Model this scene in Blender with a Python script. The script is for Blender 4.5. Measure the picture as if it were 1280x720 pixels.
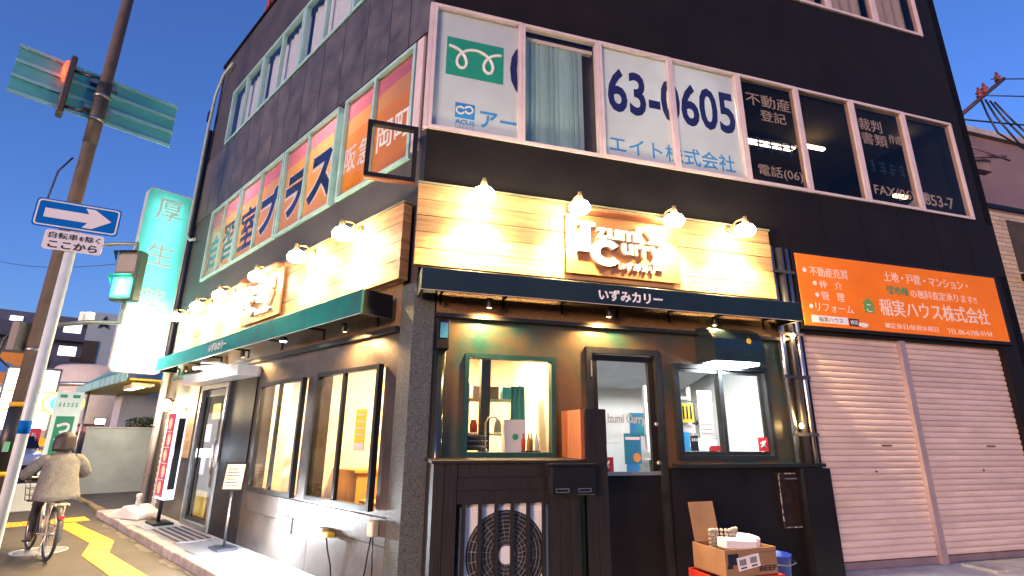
import bpy, bmesh, math, random
from mathutils import Matrix, Vector, Quaternion
R_ = math.radians
random.seed(11)
for o in list(bpy.data.objects): bpy.data.objects.remove(o)
SC = bpy.context.scene
COL = SC.collection

# ------------------------------------------------------------------ camera
H = 1.45
PITCH, ROLL, FPX = .27906, .009747, 644.98
cp, sp, cr, sr = math.cos(PITCH), math.sin(PITCH), math.cos(ROLL), math.sin(ROLL)
R0 = Matrix(((1,0,0),(0,0,-1),(0,1,0)))
RX = Matrix(((1,0,0),(0,cp,sp),(0,-sp,cp)))
RZM = Matrix(((cr,-sr,0),(sr,cr,0),(0,0,1)))
RM = RZM @ RX @ R0
cam = bpy.data.cameras.new('camera'); camo = bpy.data.objects.new('camera', cam); COL.objects.link(camo)
cam.sensor_width = 36; cam.lens = FPX/1280*36; cam.clip_start = .05; cam.clip_end = 3000
camo.matrix_world = Matrix.Translation((0,0,H)) @ (RM.transposed() @ Matrix(((1,0,0),(0,-1,0),(0,0,-1)))).to_4x4()
SC.camera = camo

# ------------------------------------------------------------------ facade frames
C = Vector((-1.025, 5.338, 0))
aL, aR = R_(-46.267), R_(73.82)
uL = Vector((math.sin(aL), math.cos(aL), 0)); uR = Vector((math.sin(aR), math.cos(aR), 0))
nR = Vector((uR.y, -uR.x, 0)); nL = Vector((-uL.y, uL.x, 0))
def frame(x, y, o):
    m = Matrix.Identity(4)
    for i in range(3): m[i][0], m[i][1], m[i][2], m[i][3] = x[i], y[i], (0,0,1)[i], o[i]
    return m
FR = frame(uR, -nR, C)            # x = s, y = inward
FL = frame(-uL, -nL, C)           # x = -s, y = inward
I4 = Matrix.Identity(4)
AZ, SZ, RZ = -.07, -.19, -.31     # apron, footway, carriageway levels

# ------------------------------------------------------------------ world, sun, exposure
SUN_EL, SUN_DIR = 5.0, Vector((-.50, -.87, 0)).normalized()
w = bpy.data.worlds.new('World'); SC.world = w; w.use_nodes = True
nt = w.node_tree; nt.nodes.clear()
sky = nt.nodes.new('ShaderNodeTexSky'); sky.sky_type = 'NISHITA'; sky.sun_disc = False
sky.sun_elevation = R_(SUN_EL); sky.sun_rotation = math.atan2(SUN_DIR.x, SUN_DIR.y)
sky.altitude = 0; sky.air_density = 1.0; sky.dust_density = 1.2; sky.ozone_density = 4.0
tint = nt.nodes.new('ShaderNodeMix'); tint.data_type = 'RGBA'; tint.blend_type = 'MULTIPLY'
tint.inputs[0].default_value = 1; tint.inputs[7].default_value = (1.12, .97, 1.36, 1)
bg = nt.nodes.new('ShaderNodeBackground'); bg.inputs[1].default_value = .14
wo = nt.nodes.new('ShaderNodeOutputWorld')
nt.links.new(sky.outputs[0], tint.inputs[6]); nt.links.new(tint.outputs[2], bg.inputs[0]); nt.links.new(bg.outputs[0], wo.inputs[0])
sl = bpy.data.lights.new('sun', 'SUN'); sl.energy = 1.35; sl.angle = R_(14); sl.color = (1, .57, .36)
so = bpy.data.objects.new('sun', sl); COL.objects.link(so)
sv = (SUN_DIR*math.cos(R_(max(SUN_EL,3))) + Vector((0,0,math.sin(R_(max(SUN_EL,3)))))).normalized()
so.rotation_euler = sv.to_track_quat('Z','Y').to_euler(); so.location = (0,-5,12)
vs = SC.view_settings; vs.view_transform = 'Standard'; vs.look = 'None'; vs.exposure = 1.25; vs.gamma = 1; vs.use_curve_mapping = False
SC.cycles.use_denoising = True
SC.cycles.sample_clamp_indirect = 4
SC.cycles.max_bounces = 6; SC.cycles.transparent_max_bounces = 12
SC.cycles.caustics_reflective = False; SC.cycles.caustics_refractive = False

# ------------------------------------------------------------------ materials
MATS = {}
def mat(name, col=(.5,.5,.5), rough=.6, metal=0, vary=.25, vs_=3.0, stretch=(1,1,1), bump=0, bs=40, col2=None, rand=0, emit=None, es=0, coat=0, spec=.5, transl=0, detail=5, ramp=(.3,.7)):
    if name in MATS: return MATS[name]
    m = bpy.data.materials.new(name); m.use_nodes = True; n = m.node_tree.nodes; l = m.node_tree.links
    b = n['Principled BSDF']; b.inputs['Roughness'].default_value = rough; b.inputs['Metallic'].default_value = metal
    b.inputs['Specular IOR Level'].default_value = spec; b.inputs['Coat Weight'].default_value = coat
    tc = n.new('ShaderNodeTexCoord'); mp = n.new('ShaderNodeMapping'); mp.inputs['Scale'].default_value = stretch
    oi = n.new('ShaderNodeObjectInfo')
    l.new(tc.outputs['Object'], mp.inputs['Vector'])
    vec = mp.outputs[0]
    if rand:
        cx = n.new('ShaderNodeCombineXYZ'); mu = n.new('ShaderNodeMath'); mu.operation = 'MULTIPLY'; mu.inputs[1].default_value = 37
        l.new(oi.outputs['Random'], mu.inputs[0]); l.new(mu.outputs[0], cx.inputs[0]); l.new(mu.outputs[0], cx.inputs[1])
        va = n.new('ShaderNodeVectorMath'); va.operation = 'ADD'; l.new(vec, va.inputs[0]); l.new(cx.outputs[0], va.inputs[1]); vec = va.outputs[0]
    c2 = col2 or tuple(max(0, c*(1-vary)) for c in col); c1 = col if col2 else tuple(min(1, c*(1+vary*.6)) for c in col)
    colsock = None
    if vary or col2:
        nz = n.new('ShaderNodeTexNoise'); nz.inputs['Scale'].default_value = vs_; nz.inputs['Detail'].default_value = detail; nz.inputs['Roughness'].default_value = .62
        l.new(vec, nz.inputs['Vector'])
        rp = n.new('ShaderNodeValToRGB'); rp.color_ramp.elements[0].position = ramp[0]; rp.color_ramp.elements[1].position = ramp[1]
        rp.color_ramp.elements[0].color = (*c2,1); rp.color_ramp.elements[1].color = (*c1,1)
        l.new(nz.outputs['Fac'], rp.inputs[0]); colsock = rp.outputs[0]
        # roughness wear
        mr = n.new('ShaderNodeMapRange'); mr.inputs[3].default_value = max(.03, rough-.12); mr.inputs[4].default_value = min(1, rough+.12)
        l.new(nz.outputs['Fac'], mr.inputs[0]); l.new(mr.outputs[0], b.inputs['Roughness'])
    else:
        b.inputs['Base Color'].default_value = (*col,1)
    if rand and colsock:
        hs = n.new('ShaderNodeHueSaturation'); mr2 = n.new('ShaderNodeMapRange'); mr2.inputs[3].default_value = 1-rand; mr2.inputs[4].default_value = 1+rand*.7
        l.new(oi.outputs['Random'], mr2.inputs[0]); l.new(mr2.outputs[0], hs.inputs['Value']); l.new(colsock, hs.inputs['Color']); colsock = hs.outputs[0]
    if colsock: l.new(colsock, b.inputs['Base Color'])
    if bump:
        n2 = n.new('ShaderNodeTexNoise'); n2.inputs['Scale'].default_value = bs; n2.inputs['Detail'].default_value = 6
        l.new(vec, n2.inputs['Vector']); bp = n.new('ShaderNodeBump'); bp.inputs['Strength'].default_value = bump; bp.inputs['Distance'].default_value = .02
        l.new(n2.outputs['Fac'], bp.inputs['Height']); l.new(bp.outputs[0], b.inputs['Normal'])
    if emit:
        b.inputs['Emission Color'].default_value = (*emit,1); b.inputs['Emission Strength'].default_value = es
    if transl:
        tb = n.new('ShaderNodeBsdfTranslucent'); mx = n.new('ShaderNodeMixShader'); mx.inputs[0].default_value = transl
        if colsock: l.new(colsock, tb.inputs[0])
        else: tb.inputs[0].default_value = (*col,1)
        l.new(b.outputs[0], mx.inputs[1]); l.new(tb.outputs[0], mx.inputs[2]); l.new(mx.outputs[0], n['Material Output'].inputs[0])
    MATS[name] = m; return m
def glassmat(name, tintc=(.95,.97,.97), rough=.0, refl=1.0):
    if name in MATS: return MATS[name]
    m = bpy.data.materials.new(name); m.use_nodes = True; n = m.node_tree.nodes; l = m.node_tree.links
    n.remove(n['Principled BSDF'])
    t = n.new('ShaderNodeBsdfTransparent'); t.inputs[0].default_value = (*tintc,1)
    g = n.new('ShaderNodeBsdfGlossy'); g.inputs['Roughness'].default_value = rough
    f = n.new('ShaderNodeLayerWeight'); f.inputs[0].default_value = .5
    pw = n.new('ShaderNodeMath'); pw.operation = 'POWER'; pw.inputs[1].default_value = 4.5
    mu = n.new('ShaderNodeMath'); mu.operation = 'MULTIPLY_ADD'; mu.inputs[1].default_value = .8*refl; mu.inputs[2].default_value = .045*refl
    tc = n.new('ShaderNodeTexCoord'); nz = n.new('ShaderNodeTexNoise'); nz.inputs['Scale'].default_value = 1.3
    bp = n.new('ShaderNodeBump'); bp.inputs['Strength'].default_value = .05; bp.inputs['Distance'].default_value = .02
    l.new(tc.outputs['Object'], nz.inputs['Vector']); l.new(nz.outputs['Fac'], bp.inputs['Height']); l.new(bp.outputs[0], g.inputs['Normal'])
    x = n.new('ShaderNodeMixShader'); l.new(f.outputs['Facing'], pw.inputs[0]); l.new(pw.outputs[0], mu.inputs[0]); l.new(mu.outputs[0], x.inputs[0]); l.new(t.outputs[0], x.inputs[1]); l.new(g.outputs[0], x.inputs[2])
    l.new(x.outputs[0], n['Material Output'].inputs[0]); MATS[name] = m; return m
def emitmat(name, col, s):
    if name in MATS: return MATS[name]
    m = bpy.data.materials.new(name); m.use_nodes = True; n = m.node_tree.nodes; l = m.node_tree.links
    b = n['Principled BSDF']; b.inputs['Base Color'].default_value = (*col,1); b.inputs['Emission Color'].default_value = (*col,1); b.inputs['Emission Strength'].default_value = s
    MATS[name] = m; return m

M_black = mat('black paint', (.008,.0075,.008), .5, spec=.25, vary=.35, vs_=2, bump=.04, bs=60)
M_band = mat('dark facade render', (.0125,.0108,.0115), .6, vary=.3, vs_=1.2, bump=.08, bs=120, spec=.12)
M_lwall = mat('dark concrete panel', (.088,.086,.09), .5, vary=.55, vs_=2.4, bump=.25, bs=70, rand=.12)
M_shopR = mat('shop wall with painted green bronze light', (.008,.062,.054), .38, metal=.25, col2=(.13,.07,.028), vs_=.9, bump=.08, bs=25, detail=4, ramp=(.38,.62))  # green street light and warm bronze reflections painted into the wall colour
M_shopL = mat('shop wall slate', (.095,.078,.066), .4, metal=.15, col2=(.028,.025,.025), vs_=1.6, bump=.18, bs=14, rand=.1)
M_glit = mat('brown aggregate render', (.22,.13,.06), .5, vary=.6, vs_=60, bump=.5, bs=90)
M_granite = mat('speckled granite', (.10,.115,.105), .45, vary=.75, vs_=70, bump=.12, bs=90, detail=3)
M_wood = mat('fascia timber', (.46,.27,.115), .55, vary=.45, vs_=2.2, stretch=(.6,1,9), bump=.12, bs=9, rand=.22)
M_wooddk = mat('dark stained timber', (.013,.0085,.0065), .6, vary=.5, vs_=2.5, stretch=(9,9,.7), bump=.2, bs=6, rand=.2)
M_woodend = mat('reddish timber', (.30,.10,.04), .6, vary=.35, vs_=3, stretch=(8,8,.8), bump=.1, bs=8)
M_white_al = mat('pink white aluminium', (.66,.56,.56), .4, metal=.1, vary=.12, vs_=4)
M_greenlit_al = mat('aluminium tinted by green light', (.36,.62,.60), .4, metal=.1, vary=.15, vs_=4)  # green signal light is painted into these frames as a mint tone
M_blackfr = mat('black window frame', (.022,.024,.024), .32, metal=.3, vary=.3, vs_=6)
M_greenfr = mat('green black window frame', (.012,.06,.055), .35, metal=.2, vary=.3, vs_=6)
M_awnR = mat('dark green awning metal', (.008,.019,.02), .38, vary=.3, vs_=1.5, bump=.03)
M_awnL = mat('awning metal tinted by green light', (.004,.16,.125), .38, vary=.3, vs_=1.2, bump=.03, col2=(.035,.06,.05), ramp=(.38,.6))  # teal in the colour replaces green signal light on the awning
M_glass = glassmat('window glass', refl=.55)
M_dglass = glassmat('smoked glass', (.80,.76,.72), refl=.4)
M_filmw = mat('white window film', (.80,.86,.88), .35, vary=.06, vs_=3, transl=.4)
M_navy = mat('navy lettering', (.015,.012,.09), .4, vary=0)
M_blue = mat('blue lettering', (.05,.30,.68), .4, vary=0)
M_green = mat('green print', (.02,.34,.19), .4, vary=0)
M_whitep = mat('white print', (.82,.82,.80), .4, vary=0)
M_greyp = mat('greyed white print', (.72,.70,.68), .5, vary=.1)
M_fadeblue = mat('faded blue print', (.02,.06,.13), .5, vary=.1)
M_pinkf = mat('pink window film', (.66,.17,.22), .4, vary=.12, vs_=2, transl=.5)
M_orf = mat('orange window film', (.80,.32,.09), .4, vary=.12, vs_=2, transl=.5)
M_orf2 = mat('bright orange window film', (.85,.27,.03), .4, vary=.1, vs_=2, transl=.5)
M_orange = mat('orange sign vinyl', (.88,.22,.022), .7, vary=.08, vs_=2, spec=.15)
M_shut = mat('shutter steel', (.62,.50,.45), .45, metal=.1, vary=.16, vs_=1.2, stretch=(1,1,1), bump=.03, rand=.05)
M_asph = mat('asphalt', (.055,.052,.052), .85, vary=.45, vs_=1.1, bump=.5, bs=160, detail=9)
M_foot = mat('footway asphalt', (.062,.053,.048), .85, vary=.4, vs_=1.6, bump=.5, bs=170, detail=9)
M_conc = mat('concrete apron', (.42,.41,.42), .75, vary=.3, vs_=2.5, bump=.2, bs=60)
M_kerb = mat('kerb stone', (.36,.35,.34), .8, vary=.4, vs_=7, bump=.5, bs=30, rand=.15)
M_ykerb = mat('worn yellow kerb', (.40,.27,.06), .8, col2=(.16,.14,.11), vs_=6, bump=.4, bs=30, rand=.15)
M_tact = mat('tactile yellow', (.72,.40,.02), .65, vary=.3, vs_=9, bump=.1, rand=.12)
M_steel = mat('galvanised steel', (.42,.42,.41), .38, metal=.85, vary=.25, vs_=8)
M_chrome = mat('polished steel', (.5,.5,.5), .3, metal=1, vary=.1)
M_dkpipe = mat('dark pipe', (.05,.05,.055), .4, metal=.2, vary=.3)
M_polec = mat('brown pole concrete', (.115,.088,.068), .75, vary=.3, vs_=5, bump=.15, bs=60)
M_polew = mat('white sign post', (.74,.84,.78), .35, vary=.18, vs_=4)
M_signteal = mat('teal sign back', (.10,.44,.44), .42, metal=.15, vary=.2, vs_=2)
M_signblue = mat('sign blue', (.0,.15,.55), .6, vary=.06, spec=.08)
M_ink = mat('black lettering', (.012,.013,.02), .5, vary=0)
M_plast = mat('black plastic', (.02,.02,.022), .4, vary=.2)
M_bulbw = emitmat('lamp lens warm', (1, .80, .48), 70)
M_tube = emitmat('fluorescent tube', (1, .97, .90), 14)
M_brass = mat('lamp brass', (.30,.20,.09), .4, metal=.6, vary=.2)
M_cream = mat('interior cream plaster', (.80,.70,.52), .8, vary=.08)
M_intwhite = mat('interior white tile', (.78,.78,.76), .5, vary=.06)
M_orwood = mat('interior orange wood', (.62,.30,.075), .5, vary=.25, vs_=3, stretch=(7,7,.7), bump=.05)
M_floor = mat('interior floor', (.16,.12,.09), .5, vary=.3)
M_dkroom = mat('dark room', (.06,.05,.04), .8, vary=.3)
M_curt = mat('pale curtain', (.62,.66,.72), .8, vary=.12, vs_=6, stretch=(6,6,.5))
M_blind = mat('vertical blind', (.34,.52,.50), .7, vary=.1, rand=.15)
M_card = mat('cardboard', (.27,.155,.08), .8, vary=.18, vs_=4, rand=.05)
M_red = mat('red plastic crate', (.55,.035,.02), .4, vary=.15)
M_bluep = mat('blue plastic', (.015,.05,.35), .4, vary=.15)
M_paper = mat('white paper', (.72,.71,.70), .7, vary=.06)
M_acw = mat('aircon casing', (.72,.75,.72), .45, vary=.12, vs_=3)
M_maroon = mat('maroon print', (.30,.02,.05), .45, vary=.15, emit=(.45,.04,.09), es=.35)
M_yell = mat('yellow print', (.85,.62,.05), .5, vary=0)
M_redst = mat('red sticker', (.52,.03,.03), .5, vary=0)
M_cyan = mat('teal poster', (.02,.34,.36), .5, col2=(.03,.16,.42), vs_=1.5, ramp=(.4,.6))

# ------------------------------------------------------------------ builders
WM = {}
def link(o, parent=None, M=I4):
    COL.objects.link(o); WM[o.name] = M.copy()
    if parent is not None:
        o.parent = parent; o.matrix_basis = WM[parent.name].inverted() @ M
    else: o.matrix_basis = M
    return o
def tag(o, label=None, cat=None, group=None, kind=None):
    if label: o['label'] = label
    if cat: o['category'] = cat
    if group: o['group'] = group
    if kind: o['kind'] = kind
    return o
def thing(name, M, label, cat, group=None):
    return tag(link(bpy.data.objects.new(name, None), None, M), label, cat, group)
def T3(x, y, z, rz=0): return Matrix.Translation((x,y,z)) @ Matrix.Rotation(rz, 4, 'Z')
class MB:
    def __init__(s): s.v=[]; s.f=[]; s.mi=[]; s.m=0; s.sm=[]
    def add(s, vs, fs, smooth=False):
        k=len(s.v); s.v += [tuple(p) for p in vs]
        for f in fs: s.f.append([i+k for i in f]); s.mi.append(s.m); s.sm.append(smooth)
        return s
    def box(s, x0,x1,y0,y1,z0,z1, M=None):
        if x0>x1:x0,x1=x1,x0
        if y0>y1:y0,y1=y1,y0
        if z0>z1:z0,z1=z1,z0
        vs=[Vector((x,y,z)) for z in (z0,z1) for y in (y0,y1) for x in (x0,x1)]
        if M is not None: vs=[M@v for v in vs]
        return s.add(vs, [(0,2,3,1),(4,5,7,6),(0,1,5,4),(2,6,7,3),(0,4,6,2),(1,3,7,5)])
    def w(s, side, s0,s1,o0,o1,z0,z1):      # facade coordinates: along, outward, height
        return s.box(s0,s1,-o1,-o0,z0,z1) if side=='R' else s.box(-s1,-s0,-o1,-o0,z0,z1)
    def tube(s, pts, r, n=10, cap=True):
        pts=[Vector(p) for p in pts]; rs = r if isinstance(r,(list,tuple)) else [r]*len(pts)
        up=None; k=len(s.v); N=len(pts)
        for i,p in enumerate(pts):
            d=(pts[min(i+1,N-1)]-pts[max(i-1,0)]).normalized()
            if up is None: up = d.orthogonal().normalized()
            a=(up-d*up.dot(d)); a = a.normalized() if a.length>1e-6 else d.orthogonal().normalized(); up=a; b=d.cross(a)
            for j in range(n):
                t=2*math.pi*j/n; s.v.append(tuple(p+(a*math.cos(t)+b*math.sin(t))*rs[i]))
        for i in range(N-1):
            for j in range(n):
                s.f.append([k+i*n+j,k+i*n+(j+1)%n,k+(i+1)*n+(j+1)%n,k+(i+1)*n+j]); s.mi.append(s.m); s.sm.append(True)
        if cap:
            s.f.append([k+j for j in range(n)][::-1]); s.mi.append(s.m); s.sm.append(False)
            s.f.append([k+(N-1)*n+j for j in range(n)]); s.mi.append(s.m); s.sm.append(False)
        return s
    def lathe(s, prof, M=I4, n=24, cap=True):      # prof: (r,z) about local z
        k=len(s.v)
        for r,z in prof:
            for j in range(n):
                t=2*math.pi*j/n; s.v.append(tuple(M@Vector((r*math.cos(t),r*math.sin(t),z))))
        for i in range(len(prof)-1):
            for j in range(n):
                s.f.append([k+i*n+j,k+i*n+(j+1)%n,k+(i+1)*n+(j+1)%n,k+(i+1)*n+j]); s.mi.append(s.m); s.sm.append(True)
        if cap:
            s.f.append([k+j for j in range(n)][::-1]); s.mi.append(s.m); s.sm.append(False)
            q=k+(len(prof)-1)*n; s.f.append([q+j for j in range(n)]); s.mi.append(s.m); s.sm.append(False)
        return s
    def prism(s, poly, y0, y1, M=I4):              # polygon in xz, extruded along y
        n=len(poly); vs=[M@Vector((x,y0,z)) for x,z in poly]+[M@Vector((x,y1,z)) for x,z in poly]
        return s.add(vs, [list(range(n)), list(range(2*n-1,n-1,-1))]+[(i,i+n,(i+1)%n+n,(i+1)%n) for i in range(n)])
    def slab(s, poly, z0, z1):                     # polygon in xy
        n=len(poly); vs=[(x,y,z0) for x,y in poly]+[(x,y,z1) for x,y in poly]
        return s.add(vs, [list(range(n-1,-1,-1)), list(range(n,2*n))]+[(i,(i+1)%n,(i+1)%n+n,i+n) for i in range(n)])
    def mesh(s, name, mats, bevel=0, fix=True):
        me=bpy.data.meshes.new(name); me.from_pydata(s.v,[],s.f)
        for m in (mats if isinstance(mats,(list,tuple)) else [mats]): me.materials.append(m)
        for p,i,sm in zip(me.polygons,s.mi,s.sm): p.material_index=i; p.use_smooth=sm
        if bevel or fix:
            bm=bmesh.new(); bm.from_mesh(me)
            if fix: bmesh.ops.recalc_face_normals(bm, faces=bm.faces)
            if bevel: bmesh.ops.bevel(bm, geom=bm.edges[:], offset=bevel, segments=1, affect='EDGES', clamp_overlap=True)
            bm.to_mesh(me); bm.free()
        me.update(); return me
    def obj(s, name, mats, parent=None, M=I4, bevel=0, fix=True):
        return link(bpy.data.objects.new(name, s.mesh(name, mats, bevel, fix)), parent, M)
def inst(name, me, parent=None, M=I4): return link(bpy.data.objects.new(name, me), parent, M)
def holes_wall(mb, x0,x1,z0,z1, y0,y1, holes):
    xs=sorted({x0,x1,*[h[i] for h in holes for i in (0,1) if x0<=h[i]<=x1]}); zs=sorted({z0,z1,*[h[i] for h in holes for i in (2,3) if z0<=h[i]<=z1]})
    nx,nz=len(xs)-1,len(zs)-1
    def solid(i,j):
        if i<0 or j<0 or i>=nx or j>=nz: return False
        cx,cz=(xs[i]+xs[i+1])/2,(zs[j]+zs[j+1])/2
        return not any(h[0]<cx<h[1] and h[2]<cz<h[3] for h in holes)
    vid={}; vs=[]; fs=[]
    def V(i,j,y):
        k=(i,j,y)
        if k not in vid: vid[k]=len(vs); vs.append((xs[i],y0 if y==0 else y1,zs[j]))
        return vid[k]
    for i in range(nx):
        for j in range(nz):
            if not solid(i,j): continue
            fs.append((V(i,j,0),V(i+1,j,0),V(i+1,j+1,0),V(i,j+1,0))); fs.append((V(i,j,1),V(i,j+1,1),V(i+1,j+1,1),V(i+1,j,1)))
            if not solid(i-1,j): fs.append((V(i,j,0),V(i,j+1,0),V(i,j+1,1),V(i,j,1)))
            if not solid(i+1,j): fs.append((V(i+1,j,0),V(i+1,j,1),V(i+1,j+1,1),V(i+1,j+1,0)))
            if not solid(i,j-1): fs.append((V(i,j,0),V(i,j,1),V(i+1,j,1),V(i+1,j,0)))
            if not solid(i,j+1): fs.append((V(i,j+1,0),V(i+1,j+1,0),V(i+1,j+1,1),V(i,j+1,1)))
    mb.add(vs,fs); return mb
TXT={}
def textmesh(body, bold=0.0, ext=.0, vertical=False):
    key=(body,bold)
    if key not in TXT:
        cu=bpy.data.curves.new('t','FONT'); cu.body=body; cu.size=1; cu.offset=bold; cu.resolution_u=3; cu.fill_mode='FRONT'
        ob=bpy.data.objects.new('t',cu); COL.objects.link(ob)
        dg=bpy.context.evaluated_depsgraph_get(); me=bpy.data.meshes.new_from_object(ob.evaluated_get(dg))
        TXT[key]=([tuple(v.co) for v in me.vertices],[tuple(p.vertices) for p in me.polygons],[tuple(e.vertices) for e in me.edges])
        bpy.data.objects.remove(ob); bpy.data.meshes.remove(me); bpy.data.curves.remove(cu)
    return TXT[key]
def addtext(mb, body, x0,x1,z0,z1, y, depth=.003, bold=.0, keep=False, shear=0, sh=(0,0)):
    """lettering fitted to a box, facing -y"""
    if bold and any('\u4e00'<=c<='\u9fff' for c in body):
        d=bold*.42*min((z1-z0),(x1-x0)/len(body))
        for k,(dx,dz) in enumerate(((-1,-1),(1,1),(-1,1),(1,-1),(0,0))):
            addtext(mb,body,x0+d,x1-d,z0+d,z1-d,y-.0003*k,depth if k==4 else 0,0,keep,shear,(dx*d,dz*d))
        return mb
    vs,fs,_=textmesh(body,bold)
    if not vs: return mb
    ax=min(v[0] for v in vs); bx=max(v[0] for v in vs); az=min(v[1] for v in vs); bz=max(v[1] for v in vs)
    kx=(x1-x0)/(bx-ax); kz=(z1-z0)/max(1e-6,bz-az)
    if keep: kx=kz=min(kx,kz)
    P=[(x0+sh[0]+(v[0]-ax)*kx+shear*(v[1]-az)*kz, y, z0+sh[1]+(v[1]-az)*kz) for v in vs]
    n=len(P)
    F=[list(f) for f in fs]
    if depth>.0:
        from collections import Counter
        ec={}
        for f in fs:
            for i in range(len(f)):
                a,b=f[i],f[(i+1)%len(f)]; ec[(a,b)]=1
        side=[(a,b) for (a,b) in ec if (b,a) not in ec]
        allv=[(x,y-depth,z) for x,y,z in P]+[(x,y,z) for x,y,z in P]
        F=[list(f) for f in fs]+[[b,a,a+n,b+n] for a,b in side]
        mb.add(allv,F)
    else: mb.add(P,F)
    return mb
def text(name, body, m, parent, M, x0,x1,z0,z1, y, depth=.003, bold=0.0, keep=False, shear=0):
    mb=MB(); addtext(mb, body,x0,x1,z0,z1,y,depth,bold,keep,shear); return mb.obj(name,m,parent,M,fix=False)
def marks(name, m, parent, M, x0,x1,z0,z1, y, n, seed=1, dep=.003):
    """unreadable characters: clusters of short strokes, one cluster per character"""
    rg=random.Random(seed); mb=MB(); w=(x1-x0)/n; h=z1-z0
    for k in range(n):
        a=x0+w*(k+.12); c=x0+w*(k+.88); t_=h*.13
        for j in range(3):
            zz=z0+h*(.12+.34*j)+rg.uniform(-.03,.03)*h; mb.box(a+rg.uniform(0,.25)*w,c-rg.uniform(0,.2)*w,y-dep,y,zz,zz+t_)
        xx=a+(c-a)*rg.uniform(.3,.7); mb.box(xx-t_*.45,xx+t_*.45,y-dep*.8,y,z0,z1)
    return mb.obj(name,m,parent,M)
def pieces(name, m, parent, M, boxes, bevel=0):
    for q in boxes:
        mb=MB(); mb.box(*q); mb.obj(name,m,parent,M,bevel=bevel)
def light(name, kind, M, energy, col, parent=None, size=.1, size_y=None, angle=None, blend=.5):
    d=bpy.data.lights.new(name,kind); d.energy=energy; d.color=col
    if kind=='AREA':
        d.size=size
        if size_y: d.shape='RECTANGLE'; d.size_y=size_y
    else: d.shadow_soft_size=size
    if kind=='SPOT': d.spot_size=angle; d.spot_blend=blend
    return link(bpy.data.objects.new(name,d),parent,M)
def aim(p, q):
    d=(Vector(q)-Vector(p)).normalized(); return Matrix.Translation(p) @ d.to_track_quat('-Z','Y').to_matrix().to_4x4()
def skin(verts, edges, radii, root=0, sub=2):
    me=bpy.data.meshes.new('sk'); me.from_pydata(verts,edges,[]); ob=bpy.data.objects.new('sk',me); COL.objects.link(ob)
    md=ob.modifiers.new('s','SKIN'); md.use_smooth_shade=True
    if not me.skin_vertices: pass
    bpy.context.view_layer.objects.active=ob
    lay=me.skin_vertices[0].data if me.skin_vertices else None
    for i,r in enumerate(radii):
        lay[i].radius = r if isinstance(r,tuple) else (r,r); lay[i].use_root = (i==root)
    sb=ob.modifiers.new('u','SUBSURF'); sb.levels=sub; sb.render_levels=sub
    dg=bpy.context.evaluated_depsgraph_get(); out=bpy.data.meshes.new_from_object(ob.evaluated_get(dg))
    bpy.data.objects.remove(ob); bpy.data.meshes.remove(me)
    for p in out.polygons: p.use_smooth=True
    return out

# ================================================================== SETTING: ground
def LW(s, off, z=0): return C + uL*s + nL*off + Vector((0,0,z))
def RW(s, off, z=0): return C + uR*s + nR*off + Vector((0,0,z))
g=MB(); g.add([(-900,-900,RZ),(900,-900,RZ),(900,900,RZ),(-900,900,RZ)],[(0,1,2,3)])
tag(g.obj('road', M_asph), kind='structure')
# footway, wrapping the corner
q=[LW(60,2.6),LW(-1.2,2.6),RW(-1.6,2.9),RW(40,2.9),RW(40,-12),LW(60,-12)]
g=MB(); g.slab([(p.x,p.y) for p in q], RZ-.1, SZ); tag(g.obj('footway', M_foot), kind='structure')
# concrete apron along both facades
bis=(nL+nR).normalized()/math.cos(R_(30))
a0,a1=.62,.75
def corner(off): return C+bis*off
q=[LW(9.35,a0),corner(a0),RW(9.4,a0),RW(9.4,-7),LW(9.35,-7)]
g=MB(); g.slab([(p.x,p.y) for p in q], SZ-.05, AZ); tag(g.obj('apron', M_conc), kind='structure')
def kerb(name, pts_side, s0, s1, o0, o1, z0, z1, m, step=.6):
    root=tag(link(bpy.data.objects.new(name,None),None,FL if pts_side=='L' else FR),kind='structure')
    s=s0
    while s<s1-.05:
        L=min(step*random.uniform(.85,1.15),s1-s); b=MB(); dz=random.uniform(-.008,.008); do=random.uniform(-.008,.008)
        b.w(pts_side, s+.004,s+L-.004,o0,o1+do,z0,z1+dz)
        b.obj('kerb_stone', m, root, FL if pts_side=='L' else FR, bevel=.014); s+=L
    return root
kerb('apron_kerb','L',.2,9.35,a0,a0+.15,SZ-.03,AZ+.004,M_kerb,.45)
kerb('shutter_kerb','R',.4,9.4,a0,a0+.14,SZ-.03,AZ+.004,M_kerb)
kerb('car_park_kerb','L',9.5,14.2,.48,.60,SZ-.03,SZ+.05,M_ykerb,.7)
kerb('street_kerb','L',-.6,30,2.6,2.76,RZ-.05,SZ+.012,M_kerb,.8)
# cracked gutter strip of light mortar beside the kerb
g=MB(); n=90; top=[];bot=[]
for i in range(n+1):
    s=2.2+i*(6.0/n); top.append((-s,-.775)); bot.append((-s,-(.83+.05*math.sin(i*.31)+.03*math.sin(i*.9+1)+random.uniform(0,.03))))
poly=[(x,y) for x,y in top]+[(x,y) for x,y in reversed(bot)]
for i in range(n): g.add([(top[i][0],top[i][1],SZ+.004),(top[i+1][0],top[i+1][1],SZ+.004),(bot[i+1][0],bot[i+1][1],SZ+.004),(bot[i][0],bot[i][1],SZ+.004)],[(0,1,2,3)])
tag(g.obj('gutter_mortar', mat('gutter mortar',(.11,.10,.09),.85,vary=.35,vs_=8,bump=.3,bs=60),None,FL), kind='structure')
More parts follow.
